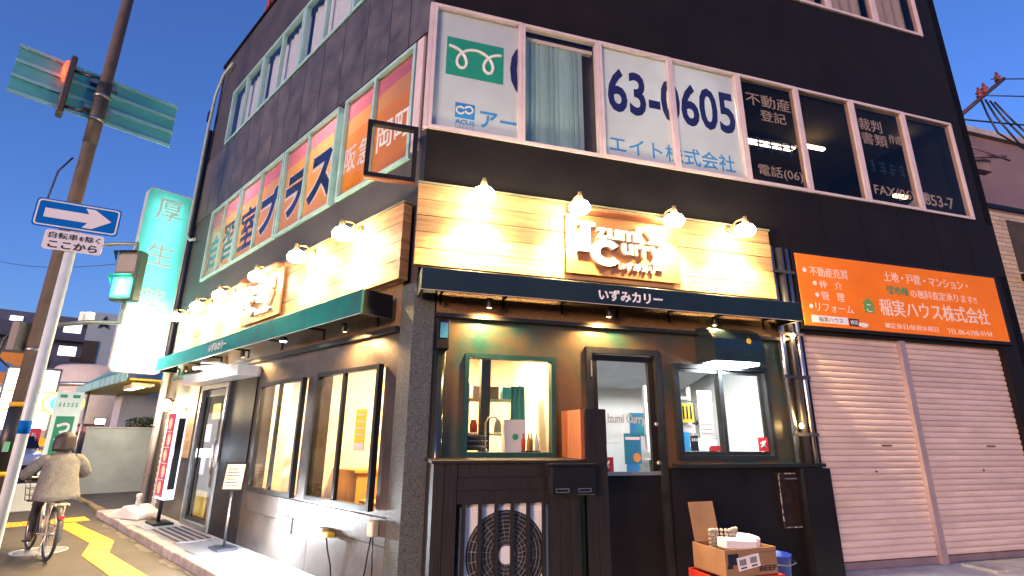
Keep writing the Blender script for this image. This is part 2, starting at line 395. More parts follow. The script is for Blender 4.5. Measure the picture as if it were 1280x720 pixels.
# tactile paving
tp=tag(link(bpy.data.objects.new('tactile_paving',None),None,FL),kind='structure')
def tact_tile(dots):
    b=MB(); b.box(-.148,.148,-.148,.148,0,.008)
    if dots:
        for i in range(5):
            for j in range(5): b.lathe([(.014,.008),(.010,.0125)],Matrix.Translation((-.116+.058*i,-.116+.058*j,0)),6)
    else:
        for i in range(4): b.box(-.13,.13,-.118+.0787*i-.016,-.118+.0787*i+.016,.008,.0125)
    return b.mesh('tile',M_tact)
TB,TD=tact_tile(False),tact_tile(True)
path=[(2.0,1.28),(5.2,1.40),(6.15,1.17),(8.7,1.33)]
for a,b in zip(path,path[1:]):
    d=Vector((b[0]-a[0],b[1]-a[1])); L=d.length; k=max(1,round(L/.302)); ang=math.atan2(-d.y,-d.x)
    for i in range(k):
        t=(i+.5)/k; inst('tile',TB,tp,FL@T3(-(a[0]+d.x*t),-(a[1]+d.y*t),SZ+.001+.0006*(i%2),ang))
for i in range(5):
    for j in range(2): inst('tile',TD,tp,FL@T3(-(9.0+.302*j),-(1.08+.302*i),SZ+.001))
# manhole cover
mh=thing('manhole_cover', FL@T3(-6.0,-1.92,SZ), 'round ribbed iron manhole cover in the footway under the bicycle', 'manhole cover')
b=MB(); b.lathe([(.33,-.02),(.33,.006),(.29,.006),(.29,.002)],n=32); b.obj('rim',M_steel,mh,FL@T3(-6.0,-1.92,SZ))
b=MB()
for i in range(9):
    x=-.24+.06*i; h=math.sqrt(max(.01,.28**2-x*x)); b.box(x-.017,x+.017,-h,h,.0021,.010)
b.obj('grating',mat('worn iron',(.30,.31,.33),.45,metal=.6,vary=.4,vs_=12),mh,FL@T3(-6.0,-1.92,SZ))

# ================================================================== CORNER BUILDING
BLD=thing('corner_building', Matrix.Translation(C), 'dark three-storey corner building with window bands and a curry shop below', 'building')
FOOT=[C,RW(9.4,0),RW(9.4,-6.5),LW(9.5,-6.5),LW(9.5,0)]
def inset(off):
    return [C-bis*off,RW(9.4-off,-off),RW(9.4-off,-6.5+off),LW(9.5-off,-6.5+off),LW(9.5-off,-off)]
W2R=(0.0,8.97,4.93,6.74); W3R=(.3,8.86,8.52,10.1)
b=MB(); holes_wall(b,0,9.4,2.84,11.0,0,.16,[W2R,W3R]); b.obj('upper_wall',M_band,BLD,FR)
W2L=(-8.1,-.27,4.63,6.32); W3L=(-8.15,-.5,8.05,9.55)
b=MB(); holes_wall(b,-9.5,0,2.84,11.0,0,.16,[W2L,W3L]); b.obj('upper_wall',mat('dark purple render',(.05,.047,.05),.62,vary=.35,vs_=1.3,bump=.15,bs=90),BLD,FL)
# wall panels of the left upper facade, each with open joints
joint=[.06,.50,1.0,1.66,2.39,3.10,3.80,4.46,5.02,5.75,6.45,7.15,7.85,8.6,9.44]
for a,c in zip(joint,joint[1:]):
    b=MB(); b.w('L',a+.008,c-.008,0.002,.016+random.uniform(0,.003),6.36,8.02); b.obj('wall_panel',M_lwall,BLD,FL)
# dark panels above the shutter sign
sx=[5.02,5.75,6.5,7.25,8.0,8.7,9.37]
for a,c in zip(sx,sx[1:]):
    b=MB(); b.w('R',a+.006,c-.006,.002,.012,3.98,4.88); b.obj('wall_panel',M_band,BLD,FR)
# ground floor walls
HR=[(.55,1.56,1.24,2.29),(1.95,2.87,-.2,2.43),(3.05,4.41,1.2,2.3),(5.05,8.9,-.2,2.80)]
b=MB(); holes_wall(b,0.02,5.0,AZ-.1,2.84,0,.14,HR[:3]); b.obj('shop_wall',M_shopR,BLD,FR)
b=MB(); holes_wall(b,5.0,9.4,AZ-.1,2.84,0,.2,HR[3:]); b.obj('pier_wall',M_band,BLD,FR)
HL=[(-1.9,-.48,.7,2.19),(-3.67,-2.29,.68,2.17),(-6.55,-5.15,-.2,2.36),(-8.3,-7.35,.55,1.95)]
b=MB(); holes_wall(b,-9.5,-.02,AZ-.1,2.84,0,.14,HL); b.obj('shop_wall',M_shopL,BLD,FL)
# aggregate strip behind the awnings
b=MB(); b.w('R',.22,4.9,.003,.03,2.66,3.2); b.obj('render_strip',M_glit,BLD,FR)
b=MB(); b.w('L',.22,8.6,.003,.03,2.56,3.1); b.obj('render_strip',M_glit,BLD,FL)
b=MB(); b.w('R',.22,4.92,.031,.085,2.66,2.70); b.obj('trim_rail',M_blackfr,BLD,FR)
b=MB(); b.w('L',.22,8.6,.031,.085,2.52,2.575); b.obj('trim_rail',M_blackfr,BLD,FL)
# granite corner pillar
o1=.035
pc=[LW(.21,0),LW(.21,o1),C+bis*o1,RW(.2,o1),RW(.2,0)]
b=MB(); b.slab([(p.x-C.x,p.y-C.y) for p in pc]+[((C-bis*.05).x-C.x,(C-bis*.05).y-C.y)],AZ-.1,3.02); b.obj('corner_pillar',M_granite,BLD,Matrix.Translation(C))
# side and back walls, slabs, roof
b=MB()
for p,q2 in ((FOOT[1],FOOT[2]),(FOOT[2],FOOT[3]),(FOOT[3],FOOT[4])):
    d=(q2-p).normalized(); n=Vector((-d.y,d.x,0))
    pp=[p+n*.01,q2+n*.01,q2+n*.17,p+n*.17]; b=MB(); b.slab([(v.x-C.x,v.y-C.y) for v in pp],AZ-.1,10.99); b.obj('outer_wall',M_band,BLD,Matrix.Translation(C))
for z0,z1,m in ((2.78,2.83,M_intwhite),(4.35,4.5,M_dkroom),(6.95,7.1,M_dkroom),(7.35,7.5,M_dkroom),(10.3,10.45,M_dkroom),(10.9,10.99,M_band)):
    b=MB(); b.slab([(v.x-C.x,v.y-C.y) for v in inset(.165)],z0,z1); b.obj('roof_slab' if z0>10.8 else 'floor_slab',m,BLD,Matrix.Translation(C))
b=MB()
ins=[v-C for v in inset(.25)]; b.slab([(v.x,v.y) for v in ins],AZ+.001,AZ+.02); b.obj('shop_floor',M_floor,BLD,Matrix.Translation(C))
# coping
for sd,F,s1 in (('R',FR,9.42),('L',FL,9.52)):
    b=MB(); b.w(sd,0,s1,-.2,.04,11.002,11.07); b.obj('coping',M_band,BLD,F)

# ---------------------------------------------------------------- windows
def bars(mb, x0,x1,z0,z1,y0,y1,t,tb=None):
    tb=tb or t
    mb.box(x0,x0+t,y0,y1,z0,z1); mb.box(x1-t,x1,y0,y1,z0,z1); mb.box(x0+t,x1-t,y0,y1,z0,z0+tb); mb.box(x0+t,x1-t,y0,y1,z1-tb,z1); return mb
def window(F, x0,x1,z0,z1, m, t=.05, glass=None, y0=-.03, y1=.06, mids=(), name='window'):
    b=MB(); bars(b,x0,x1,z0,z1,y0,y1,t)
    for mx in mids: b.box(mx-t*.5,mx+t*.5,y0+.01,y1-.01,z0+t,z1-t)
    fo=b.obj(name,m,BLD,F)
    ex=[x0+t]+[v for mx in mids for v in (mx-t*.5,mx+t*.5)]+[x1-t]
    for i in range(0,len(ex),2):
        b=MB(); yy=(y0+.028 if y0<-.06 else (y0+y1)/2)+ (.008 if (i//2)%2 else -.008); b.box(ex[i],ex[i+1],yy-.003,yy+.003,z0+t,z1-t); b.obj('pane',glass or M_glass,fo,F)
    return fo
SR=[0.0,1.17,2.27,3.4,4.55,5.64,6.74,7.85,8.97]
WR=[]
z0,z1=4.93,6.74
for i in range(8):
    x0,x1=SR[i]+.002,SR[i+1]-.002
    wd=window(FR,x0,x1,z0,z1,M_white_al,.045 if i%2==0 else .04,M_glass if i<4 else M_dglass,y0=-.035 if i%2==0 else -.03)
    WR.append(wd)
def film(wd,F,x0,x1,z0,z1,m,y=.03,name='film'):
    b=MB(); b.box(x0,x1,y,y+.002,z0,z1); return b.obj(name,m,wd,F)
YF=.0285   # lettering sits on the face of the film
film(WR[0],FR,.05,1.12,4.98,6.69,M_filmw); film(WR[2],FR,2.32,3.35,4.98,6.69,M_filmw); film(WR[3],FR,3.45,4.50,4.98,6.69,M_filmw)
b=MB(); b.box(.19,.93,.024,.0275,5.76,6.32); b.obj('green_panel',M_green,WR[0],FR)
b=MB()
pts=[]
for i in range(97):
    t=i/96; x=.20+.72*t; ph=t*4*math.pi
    pts.append((.215+.69*t+.135*math.sin(ph), .0205, 6.03+.15*math.cos(ph)))
b.tube(pts,.021,6); b.obj('loop_emblem',M_whitep,WR[0],FR)
text('lettering','0',M_navy,WR[0],FR,1.02,1.33,5.68,6.37,YF,.003,.022)
# (the rest of the first number disappears behind the sliding sash)
WR[0].children
ob=[o for o in COL.objects if o.name.startswith('lettering')][-1]
for v in ob.data.vertices: v.co.x=min(v.co.x,1.125)
b=MB(); b.box(.33,.575,.024,.0275,5.17,5.38); lo=b.obj('logo_square',M_blue,WR[0],FR)
b=MB()
for cx,cz,a0_,a1_ in ((.395,5.275,.6,5.9),(.50,5.295,3.6,9.2)):
    b.tube([(cx+.048*math.cos(a0_+(a1_-a0_)*k/20),.0215,cz+.048*math.sin(a0_+(a1_-a0_)*k/20)) for k in range(21)],.012,6)
b.obj('logo_mark',M_whitep,WR[0],FR)
text('lettering','ACUS',M_blue,WR[0],FR,.335,.578,5.085,5.15,YF,.003,.02)
text('lettering','CREATE',mat('pale blue print',(.35,.55,.72),.5,vary=0),WR[0],FR,.335,.578,5.025,5.07,YF,.003)
text('lettering','アー',M_blue,WR[0],FR,.645,1.115,5.09,5.32,YF,.003,.02)
text('lettering','63-0605',M_navy,WR[2],FR,2.41,4.47,5.69,6.40,YF,.003,.022)
text('lettering','エイト株式会社',M_blue,WR[2],FR,2.40,4.37,5.06,5.33,YF,.003,.02)
text('lettering','不動産',M_greyp,WR[4],FR,4.70,5.52,6.27,6.49,.016,.003,.02)
text('lettering','登記',M_greyp,WR[4],FR,4.93,5.40,6.03,6.22,.016,.003,.02)
text('lettering','電話(06)',M_greyp,WR[4],FR,4.76,5.55,5.07,5.28,.016,.003,.015)
marks('faded_lettering',M_fadeblue,WR[4],FR,4.74,5.52,5.50,5.74,.016,4,3)
text('lettering','裁判',M_greyp,WR[6],FR,6.88,7.36,6.25,6.48,.016,.003,.02)
text('lettering','書類',M_greyp,WR[6],FR,6.88,7.42,6.00,6.22,.016,.003,.02)
text('lettering','作成',M_greyp,WR[6],FR,7.47,7.74,6.10,6.27,.016,.003,.02)
text('lettering','FAX(06)',M_greyp,WR[6],FR,6.93,7.76,5.07,5.28,.016,.003,.01)
text('lettering','853-7',M_greyp,WR[7],FR,7.97,8.62,5.08,5.28,.016,.003,.01)
marks('faded_lettering',M_fadeblue,WR[6],FR,6.9,7.7,5.50,5.72,.016,4,5)
# vertical blind behind the open sash
for k in range(13):
    b=MB(); x=1.235+k*.068; a=R_(18+6*math.sin(k*1.3)); 
    Mx=Matrix.Translation((x,.13,0))@Matrix.Rotation(a,4,'Z'); b.box(-.04,.04,-.0015,.0015,4.98,6.6,Mx); b.obj('blind_slat',M_blind,WR[1],FR)
b=MB(); b.box(1.21,2.23,.10,.16,6.6,6.65); b.obj('blind_rail',M_white_al,WR[1],FR)
# dark room behind the right windows, with a few lit tubes inside
b=MB(); b.box(.6,9.1,2.6,2.66,4.51,6.94); b.obj('inner_wall',M_dkroom,BLD,FR)
b=MB(); b.box(2.29,2.33,.17,2.55,4.51,6.94); b.box(4.53,4.57,.17,2.55,4.51,6.94); b.obj('partition',M_dkroom,BLD,FR)
for x,y,z,L in ((7.35,1.3,6.75,.5),(7.5,1.9,5.7,.45),(8.9,.7,6.8,.14),(8.75,.9,5.75,.3)):
    b=MB(); b.box(x-L/2,x+L/2,y-.03,y+.03,z-.025,z+.025); b.obj('office_lamp',emitmat('office tube',(1,.72,.38),6),BLD,FR)
b=MB(); b.tube([(8.2,.55,5.1),(8.5,.55,5.35),(8.75,.5,5.55)],[.06,.09,.10],10); b.obj('office_chair_back',M_curt,BLD,FR)
def office_lamp(F,x,y,e,label,c=(1,.86,.70),z=6.9):
    lp=thing('office_ceiling_lamp',F@Matrix.Translation((x,y,z)),label,'ceiling lamp')
    b=MB(); b.box(x-.6,x+.6,y-.08,y+.08,z-.05,z-.005); b.obj('housing',M_intwhite,lp,F)
    b=MB(); b.box(x-.58,x+.58,y-.06,y+.06,z-.07,z-.051); b.obj('diffuser',emitmat('office diffuser',c,4),lp,F)
    light('lamp_light','AREA',F@Matrix.Translation((x,y,z-.09)),e,c,lp,1.1,.12)
office_lamp(FL,-6.2,.8,70,'office ceiling lamp behind the far orange film windows')
office_lamp(FL,-2.6,.8,70,'office ceiling lamp behind the near orange film windows')
office_lamp(FR,3.4,.9,26,'office ceiling lamp behind the white film phone number windows')
office_lamp(FR,6.6,1.6,5,'added dim ceiling lamp greying the room behind the dark lettered panes')  # unseen lamp added to grey the room behind these panes
# third floor, right
S3=[.32,1.4,2.45,3.5,4.55,5.62,6.69,7.75,8.84]
for a,c in zip(S3,S3[1:]):
    wd=window(FR,a+.002,c-.002,8.53,10.08,M_white_al,.05,M_dglass)
    b=MB(); vs=[];fs=[]
    for k in range(25):
        x=a+.06+(c-a-.12)*k/24; y=.16+.02*math.sin(k*1.1); vs+=[(x,y,8.58),(x,y,10.05)]
    fs=[(2*k,2*k+2,2*k+3,2*k+1) for k in range(24)]; b.add(vs,fs,True); b.obj('curtain',M_curt,wd,FR,fix=False)
# second floor, left : four double windows with orange film
SLn=[.27,2.12,3.27+.0,6.24,8.1]
UN=[(8.08,7.19,6.27),(6.23,5.24,4.22),(4.18,3.28,2.27),(2.08,1.27,.30)]
for k,(sa,sm,sb) in enumerate(UN):
    wd=window(FL,-sa,-sb,4.64,6.31,M_greenlit_al,.05,M_glass,y0=-.035,mids=(-sm,))
    x0,x1=-sa+.05,-sb-.05
    zt0,zt1=(5.62,5.62)
    # bands: pink over amber over orange, meeting in a rising line
    def band(zl0,zr0,zl1,zr1,m,nm):
        b=MB(); b.add([(x0,.03,zl0),(x1,.03,zr0),(x1,.03,zr1),(x0,.03,zl1)],[(0,1,2,3)]); b.obj(nm,m,wd,FL,fix=False)
    r=.10*(k)
    band(4.69,4.69,5.60+r*.3,5.66+r*.3,M_orf if k<3 else M_orf2,'film'); band(5.60+r*.3,5.66+r*.3,5.86+r*.3,5.93+r*.3,mat('amber window film',(.76,.33,.10),.4,vary=.1,transl=.5),'film'); band(5.86+r*.3,5.93+r*.3,6.26,6.26,M_pinkf,'film')
    WLm=wd
    def ch(c,s0,s1,zb,zt,m=M_navy,bold=.05,outline=True):
        if outline: text('lettering_outline',c,M_whitep,wd,FL,-s0-.025,-s1+.025,zb-.025,zt+.025,.0285,.0005,bold+.06)
        text('lettering',c,m,wd,FL,-s0,-s1,zb,zt,.026,.002,bold)
    if k==0: ch('自',7.92,7.26,4.86,5.62,outline=False); ch('習',7.12,6.36,4.86,5.70,outline=False)
    if k==1: ch('室',6.13,5.32,4.86,5.74,outline=False); ch('プ',5.14,4.34,4.92,5.76)
    if k==2: ch('ラ',4.04,3.36,4.92,5.72); ch('ス',3.18,2.36,4.90,5.74)
    if k==3:
        ch('阪',2.02,1.70,5.06,5.47,M_whitep,.04,False); ch('急',1.64,1.32,5.06,5.47,M_whitep,.04,False); ch('岡',1.16,.80,5.06,5.47,M_whitep,.04,False); ch('町',.74,.38,5.06,5.47,M_whitep,.04,False)
    # backing so the film is not lit through from an empty room
b=MB(); b.box(-8.2,-.9,1.4,1.45,4.51,6.94); b.obj('inner_wall',M_dkroom,BLD,FL)
# third floor, left
U3=[(8.13,7.2,6.24),(6.22,5.25,4.24),(4.22,3.28,2.27),(2.25,1.4,.52)]
for sa,sm,sb in U3:
    wd=window(FL,-sa,-sb,8.06,9.54,M_greenlit_al,.06,M_glass,y0=-.035,mids=(-sm,))
    b=MB(); vs=[]
    for k in range(49):
        x=-sa+.06+(sa-sb-.12)*k/48; y=.15+.022*math.sin(k*1.05)+.008*math.sin(k*2.7); vs+=[(x,y,8.1),(x,y,9.5)]
    b.add(vs,[(2*k,2*k+2,2*k+3,2*k+1) for k in range(48)],True); b.obj('curtain',M_curt,wd,FL,fix=False)
# corner post between the two window bands
b=MB(); b.w('R',-.045,.0,-.1,.03,4.93,6.74); b.obj('corner_mullion',M_white_al,BLD,FR)
b=MB(); b.w('L',.13,.265,-.05,.03,4.70,6.31); b.obj('corner_mullion',M_white_al,BLD,FL)

# ---------------------------------------------------------------- ground floor windows and doors
w3=window(FR,.55,1.56,1.24,2.29,M_greenfr,.045,M_glass,y0=-.05,y1=.06)
dr=MB(); bars(dr,1.94,2.88,AZ+.0,2.44,-.05,.08,.07); dro=dr.obj('door',M_blackfr,BLD,FR)
b=MB(); bars(b,2.02,2.80,AZ+.02,2.36,-.005,.04,.065); b.box(2.085,2.735,.0,.035,AZ+.08,1.07); b.obj('door_leaf',M_black,dro,FR)
b=MB(); b.box(2.085,2.735,.012,.018,1.07,2.295); b.obj('pane',M_glass,dro,FR)
b=MB(); b.box(2.06,2.90,-.02,-.006,1.045,1.085); b.obj('push_rail',M_steel,dro,FR)
for z in (1.59,1.17):
    b=MB(); b.lathe([(.028,0),(.028,.02),(.012,.03)],Matrix.Translation((2.80,-.005,z))@Matrix.Rotation(R_(90),4,'X'),14); b.obj('lock',M_chrome,dro,FR)
b=MB(); b.box(1.985,2.0,-.062,-.05,2.1,2.28); b.obj('hinge',M_steel,dro,FR)
b=MB(); b.box(2.39,2.60,.006,.010,1.16,1.49); b.obj('poster',M_cyan,dro,FR)
b=MB(); b.box(2.405,2.585,.004,.0055,1.42,1.45); b.obj('poster_strip',M_whitep,dro,FR)
b=MB(); b.lathe([(.05,0),(.05,.002)],Matrix.Translation((2.54,.005,1.23))@Matrix.Rotation(R_(90),4,'X'),16); b.obj('poster_dish',M_orwood,dro,FR)
b=MB(); b.lathe([(.085,0),(.085,.002)],Matrix.Translation((2.49,.009,1.12))@Matrix.Rotation(R_(90),4,'X'),20); b.obj('round_sticker',mat('blue sticker',(.04,.3,.62),.5,vary=0),dro,FR)
text('lettering','Izumi Curry',mat('clear grey print',(.35,.37,.36),.5,vary=0),dro,FR,2.2,2.67,1.57,1.70,.008,.002,.03)
def sticker(parent,F,x0,x1,z0,z1,y):
    b=MB(); b.box(x0,x1,y-.002,y,z0,z1); so_=b.obj('red_sticker',M_redst,parent,F)
    cx,cz,h=(x0+x1)/2,(z0+z1)/2,(z1-z0)
    b=MB(); b.tube([(cx-.2*h,y-.004,cz-.2*h),(cx+.05*h,y-.004,cz),(cx+.22*h,y-.004,cz+.25*h)],.05*h,6); b.tube([(cx-.22*h,y-.004,cz+.1*h),(cx,y-.004,cz+.02*h),(cx+.2*h,y-.004,cz-.2*h)],.06*h,6)
    b.tube([(cx+.02*h,y-.004,cz+.24*h),(cx+.0*h,y-.004,cz+.05*h)],.07*h,6); b.obj('sticker_mark',M_whitep,parent,F)
sticker(dro,FR,2.075,2.25,1.075,1.235,.009)
# serving window
sw=window(FR,3.05,4.41,1.2,2.3,M_blackfr,.05,M_glass,y0=-.05,y1=.07,mids=(3.71,))
b=MB(); bars(b,3.10,3.73,1.25,2.25,-.02,.01,.045); b.obj('sash',M_blackfr,sw,FR)
b=MB(); bars(b,3.69,4.36,1.25,2.25,.018,.045,.045); b.obj('sash',M_blackfr,sw,FR)
sticker(sw,FR,4.19,4.335,1.30,1.46,-.004+.012)
b=MB(); b.box(3.15,3.235,.0,.004,1.30,1.51); b.obj('blue_card',mat('blue card',(.04,.36,.68),.5,vary=0),sw,FR)
b=MB(); b.box(3.245,3.345,.0,.004,1.30,1.47); b.obj('black_card',M_ink,sw,FR)
marks('card_print',M_whitep,sw,FR,3.255,3.335,1.41,1.44,-.001,3,2,.001)
b=MB(); b.box(3.155,3.335,.03,.034,1.62,1.84); b.obj('yellow_notice',M_yell,sw,FR)
b=MB()
for k in range(3): b.box(3.19+.05*k,3.21+.05*k,.027,.0295,1.66,1.81)
b.obj('notice_print',M_ink,sw,FR)
pieces('paper_menu',M_paper,sw,FR,[(3.42,3.62,.05,.054,1.45,2.0),(3.15,3.36,.05,.054,1.5,1.6)])
b=MB()
for k in range(9): b.box(3.45,3.59,.046,.049,1.50+.052*k,1.515+.052*k)
b.obj('menu_print',M_greyp,sw,FR)
b=MB(); b.box(3.52,3.66,.02,.026,1.30,1.36); b.obj('red_card',M_redst,sw,FR)
b=MB(); b.w('R',2.98,5.0,0.001,.16,1.125,1.165); b.obj('counter_sill',M_blackfr,BLD,FR)
b=MB(); b.w('R',2.93,4.62,.002,.035,AZ,1.12); b.obj('counter_front',M_black,BLD,FR)
# worn metal hatch below the sill
b=MB(); b.w('R',4.34,4.72,.036,.075,.45,1.06); hx=b.obj('meter_hatch',mat('scuffed brown metal',(.03,.018,.016),.4,metal=.3,vary=.7,vs_=14),BLD,FR)
b=MB(); bars(b,4.345,4.715,.455,1.055,-.079,-.0755,.012); b.obj('hatch_edge',mat('flaked white edge',(.45,.43,.42),.6,col2=(.03,.02,.02),vs_=22,ramp=(.45,.55)),hx,FR)
b=MB(); b.box(4.44,4.62,-.1,-.076,.985,1.0); b.obj('handle',M_steel,hx,FR)
# left windows
for (x0,x1,z0,z1),mx in ((HL[1],-3.0),(HL[0],-1.24)):
    wd=window(FL,x0,x1,z0,z1,M_blackfr,.05,M_glass,y0=-.085,y1=-.02,mids=(mx,))
b=MB(); b.box(-.96,-.74,-.03,-.026,1.28,1.72); yn=b.obj('yellow_poster',M_yell,wd,FL)
b=MB()
for k in range(4): b.box(-.92,-.78,-.033,-.0305,1.44+.07*k,1.455+.07*k)
b.box(-.94,-.76,-.033,-.0305,1.29,1.36); b.obj('poster_print',M_greyp,wd,FL)
# entrance: deep dark reveal, glazed door in steel, header box
b=MB(); b.w('L',4.0,5.13,.002,.02,AZ+.001,2.30); b.obj('entrance_return',M_black,BLD,FL)
b=MB(); b.w('L',3.95,6.75,.0,.34,2.30,2.46); b.obj('door_header',mat('pale header metal',(.55,.53,.52),.4,metal=.3,vary=.15),BLD,FL)
b=MB(); bars(b,-6.55,-5.15,AZ+.0,2.29,-.05,.09,.08); ed=b.obj('entrance_door',M_steel,BLD,FL)
b=MB(); bars(b,-6.46,-5.24,AZ+.01,2.20,.0,.04,.09,.12); b.obj('door_leaf',M_blackfr,ed,FL)
b=MB(); b.box(-6.37,-5.33,.015,.021,AZ+.13,2.08); b.obj('pane',M_glass,ed,FL)
b=MB(); b.tube([(-5.33,-.06,.8),(-5.33,-.06,1.35)],.016,8); b.box(-5.34,-5.32,-.06,0,.82,.84); b.box(-5.34,-5.32,-.06,0,1.31,1.33); b.obj('handle',M_chrome,ed,FL)
pieces('door_notice',M_paper,ed,FL,[(-6.2,-5.9,.03,.034,1.3,1.6),(-5.75,-5.5,.03,.034,.9,1.25),(-6.2,-5.95,.03,.034,.75,1.1)])
pieces('door_notice',M_yell,ed,FL,[(-6.0,-5.6,.03,.034,1.68,1.95),(-6.15,-5.6,.03,.034,.1,.5)])
# far window with food pictures
fw=window(FL,-8.3,-7.35,.55,1.95,mat('timber frame',(.34,.18,.08),.5,vary=.3),.06,M_glass,y0=-.05)
b=MB(); b.box(-8.2,-7.45,.02,.024,1.15,1.88); b.obj('food_picture',mat('curry picture',(.78,.44,.12),.5,col2=(.55,.16,.05),vs_=3.5,emit=(.5,.25,.08),es=.12),fw,FL)
b=MB(); b.box(-8.2,-7.45,.02,.024,.62,1.08); b.obj('menu_picture',mat('dark menu picture',(.10,.05,.04),.5,vary=.5),fw,FL)
b=MB(); b.box(-8.05,-7.6,.012,.018,1.2,1.32); b.obj('price_strip',M_yell,fw,FL)
# lit timber side panel and cladding below windows
b=MB(); b.w('L',6.75,7.3,.002,.03,1.0,2.5); b.obj('timber_panel',M_wood,BLD,FL)
for row,(z0,z1) in enumerate(((AZ+.002,.40),(.405,.655))):
    s=.24
    while s<3.95:
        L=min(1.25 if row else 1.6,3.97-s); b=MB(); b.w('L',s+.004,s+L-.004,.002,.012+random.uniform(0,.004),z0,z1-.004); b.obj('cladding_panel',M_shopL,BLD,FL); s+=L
# far brick-tile strip
k=0
TM=MB().box(-.05,.05,-.006,.0,-.026,.026).mesh('tile',mat('glazed white tile',(.5,.55,.54),.35,vary=.15,rand=.2))
for r in range(30):
    for c in range(3):
        z=0.0+r*.058
        inst('tile',TM,BLD,FL@Matrix.Translation((-8.62+c*.107-(.05 if r%2 else 0),-.004,z)))
# shutters
SLAT_H=.0768
pf=[(0,0),(-.012,.008),(-.018,.03),(-.018,.05),(-.010,.066),(0,.0745)]
def slat_mesh(x0,x1):
    b=MB(); vs=[]; n=len(pf)
    for x in (x0,x1): vs+=[(x,y,z) for y,z in pf]
    vs+=[(x0,.006,0),(x0,.006,.0745),(x1,.006,0),(x1,.006,.0745)]
    fs=[(i,i+n,i+n+1,i+1) for i in range(n-1)]+[(2*n,2*n+1,2*n+3,2*n+2)]
    b.add(vs,fs); return b.mesh('slat',M_shut,fix=True)
for x0,x1 in ((5.08,6.80),(6.90,8.87)):
    sh=link(bpy.data.objects.new('roller_shutter',None),BLD,FR@Matrix.Translation((x0,.07,AZ)))
    me=slat_mesh(x0,x1); 
    for k in range(37): inst('slat',me,sh,FR@Matrix.Translation((0,.075,AZ+.09+k*SLAT_H)))
    b=MB(); b.box(x0,x1,.05,.085,AZ+.005,AZ+.085); b.obj('bottom_rail',mat('shutter rail',(.26,.20,.22),.4,metal=.4,vary=.2),sh,FR)
    b=MB(); b.box((x0+x1)/2+.25,(x0+x1)/2+.42,.048,.058,1.36,1.385); b.obj('shutter_handle',M_brass,sh,FR)
    b=MB(); b.lathe([(.012,0),(.012,.01)],Matrix.Translation(((x0+x1)/2+.08,.055,1.05))@Matrix.Rotation(R_(90),4,'X'),10); b.obj('keyhole',M_black,sh,FR)
b=MB(); b.box(6.80,6.90,.0,.10,AZ+.001,2.80); b.obj('shutter_mullion',mat('pink steel mullion',(.42,.33,.34),.4,metal=.4,vary=.15),BLD,FR)
for sg in (5.02,8.87):
    b=MB(); b.w('R',sg,sg+.06,-.1,.02,AZ,2.8); b.obj('shutter_guide',M_band,BLD,FR)
b=MB(); b.w('R',5.05,8.9,-.28,-.22,AZ,2.8); b.obj('inner_wall',M_dkroom,BLD,FR)
b=MB(); b.w('R',6.95,8.9,.1,.5,AZ,AZ+.035); b.obj('threshold',M_kerb,BLD,FR)
# parapet ladder bracket (red) on the roof
rt=thing('roof_antenna', FL@Matrix.Translation((-6.75,.03,11.07)), 'small red metal bracket standing on the roof edge','bracket')
b=MB(); b.tube([(0,0,0),(0,0,1.1)],.04,8); b.tube([(-.25,0,0),(-.05,0,.55)],.02,8); b.tube([(.25,.02,0),(.05,0,.5)],.02,8); b.box(-.15,.15,-.02,.02,.5,.54)
b.obj('stand',mat('red paint',(.35,.02,.04),.5),rt,FL@Matrix.Translation((-6.75,.03,11.07)))

# ---------------------------------------------------------------- interior
def ibox(name,x0,x1,y0,y1,z0,z1,m,F=FR,parent=BLD):
    b=MB(); b.box(x0,x1,y0,y1,z0,z1); return b.obj(name,m,parent,F)
ibox('room_wall',-1.45,1.85,3.0,3.06,AZ,2.78,M_cream)
ibox('room_wall',1.85,1.9,.9,3.0,AZ,2.78,M_intwhite)
ibox('room_wall',1.9,4.95,2.4,2.46,AZ,2.78,M_intwhite)
ibox('room_wall',4.9,4.95,.17,2.4,AZ,2.78,M_intwhite)
ibox('room_wall',-8.9,-.2,2.9,2.96,AZ,2.78,M_cream,FL)
ibox('room_wall',-9.2,-9.15,.2,2.9,AZ,2.78,M_cream,FL)
ibox('room_wall',-4.16,-4.1,.2,2.9,AZ,2.78,mat('interior pale wall',(.75,.66,.52),.8,vary=.08),FL)
ibox('timber_cupboard',.35,.85,1.2,1.9,AZ+.02,2.1,M_orwood)
for F,x,y,e,c,sx_ in ((FR,.9,1.5,30,(1,.66,.30),.7),(FR,3.4,.62,40,(.95,.98,1),1.1),(FL,-1.3,1.3,130,(1,.66,.32),.8),(FL,-3.4,1.3,130,(1,.72,.40),.8),(FL,-6.3,1.6,16,(1,.82,.6),.8)):
    lp=thing('ceiling_lamp',F@Matrix.Translation((x,y,2.778)),{(.9):'ceiling lamp inside the shop behind the corner kitchen window',(3.4):'white ceiling lamp inside the shop behind the serving window',(-1.3):'ceiling lamp behind the larger left window nearest the corner',(-3.4):'ceiling lamp behind the smaller left window',(-6.3):'ceiling lamp inside behind the glazed entrance door'}[x],'ceiling lamp')
    b=MB(); b.box(x-sx_/2,x+sx_/2,y-.06,y+.06,2.735,2.776); b.obj('housing',M_intwhite,lp,F)
    b=MB(); b.box(x-sx_/2+.02,x+sx_/2-.02,y-.045,y+.045,2.715,2.734); b.obj('diffuser',emitmat('diffuser %g'%x,c,9),lp,F)
    light('lamp_light','AREA',F@Matrix.Translation((x,y,2.70)),e,c,lp,sx_,.2)
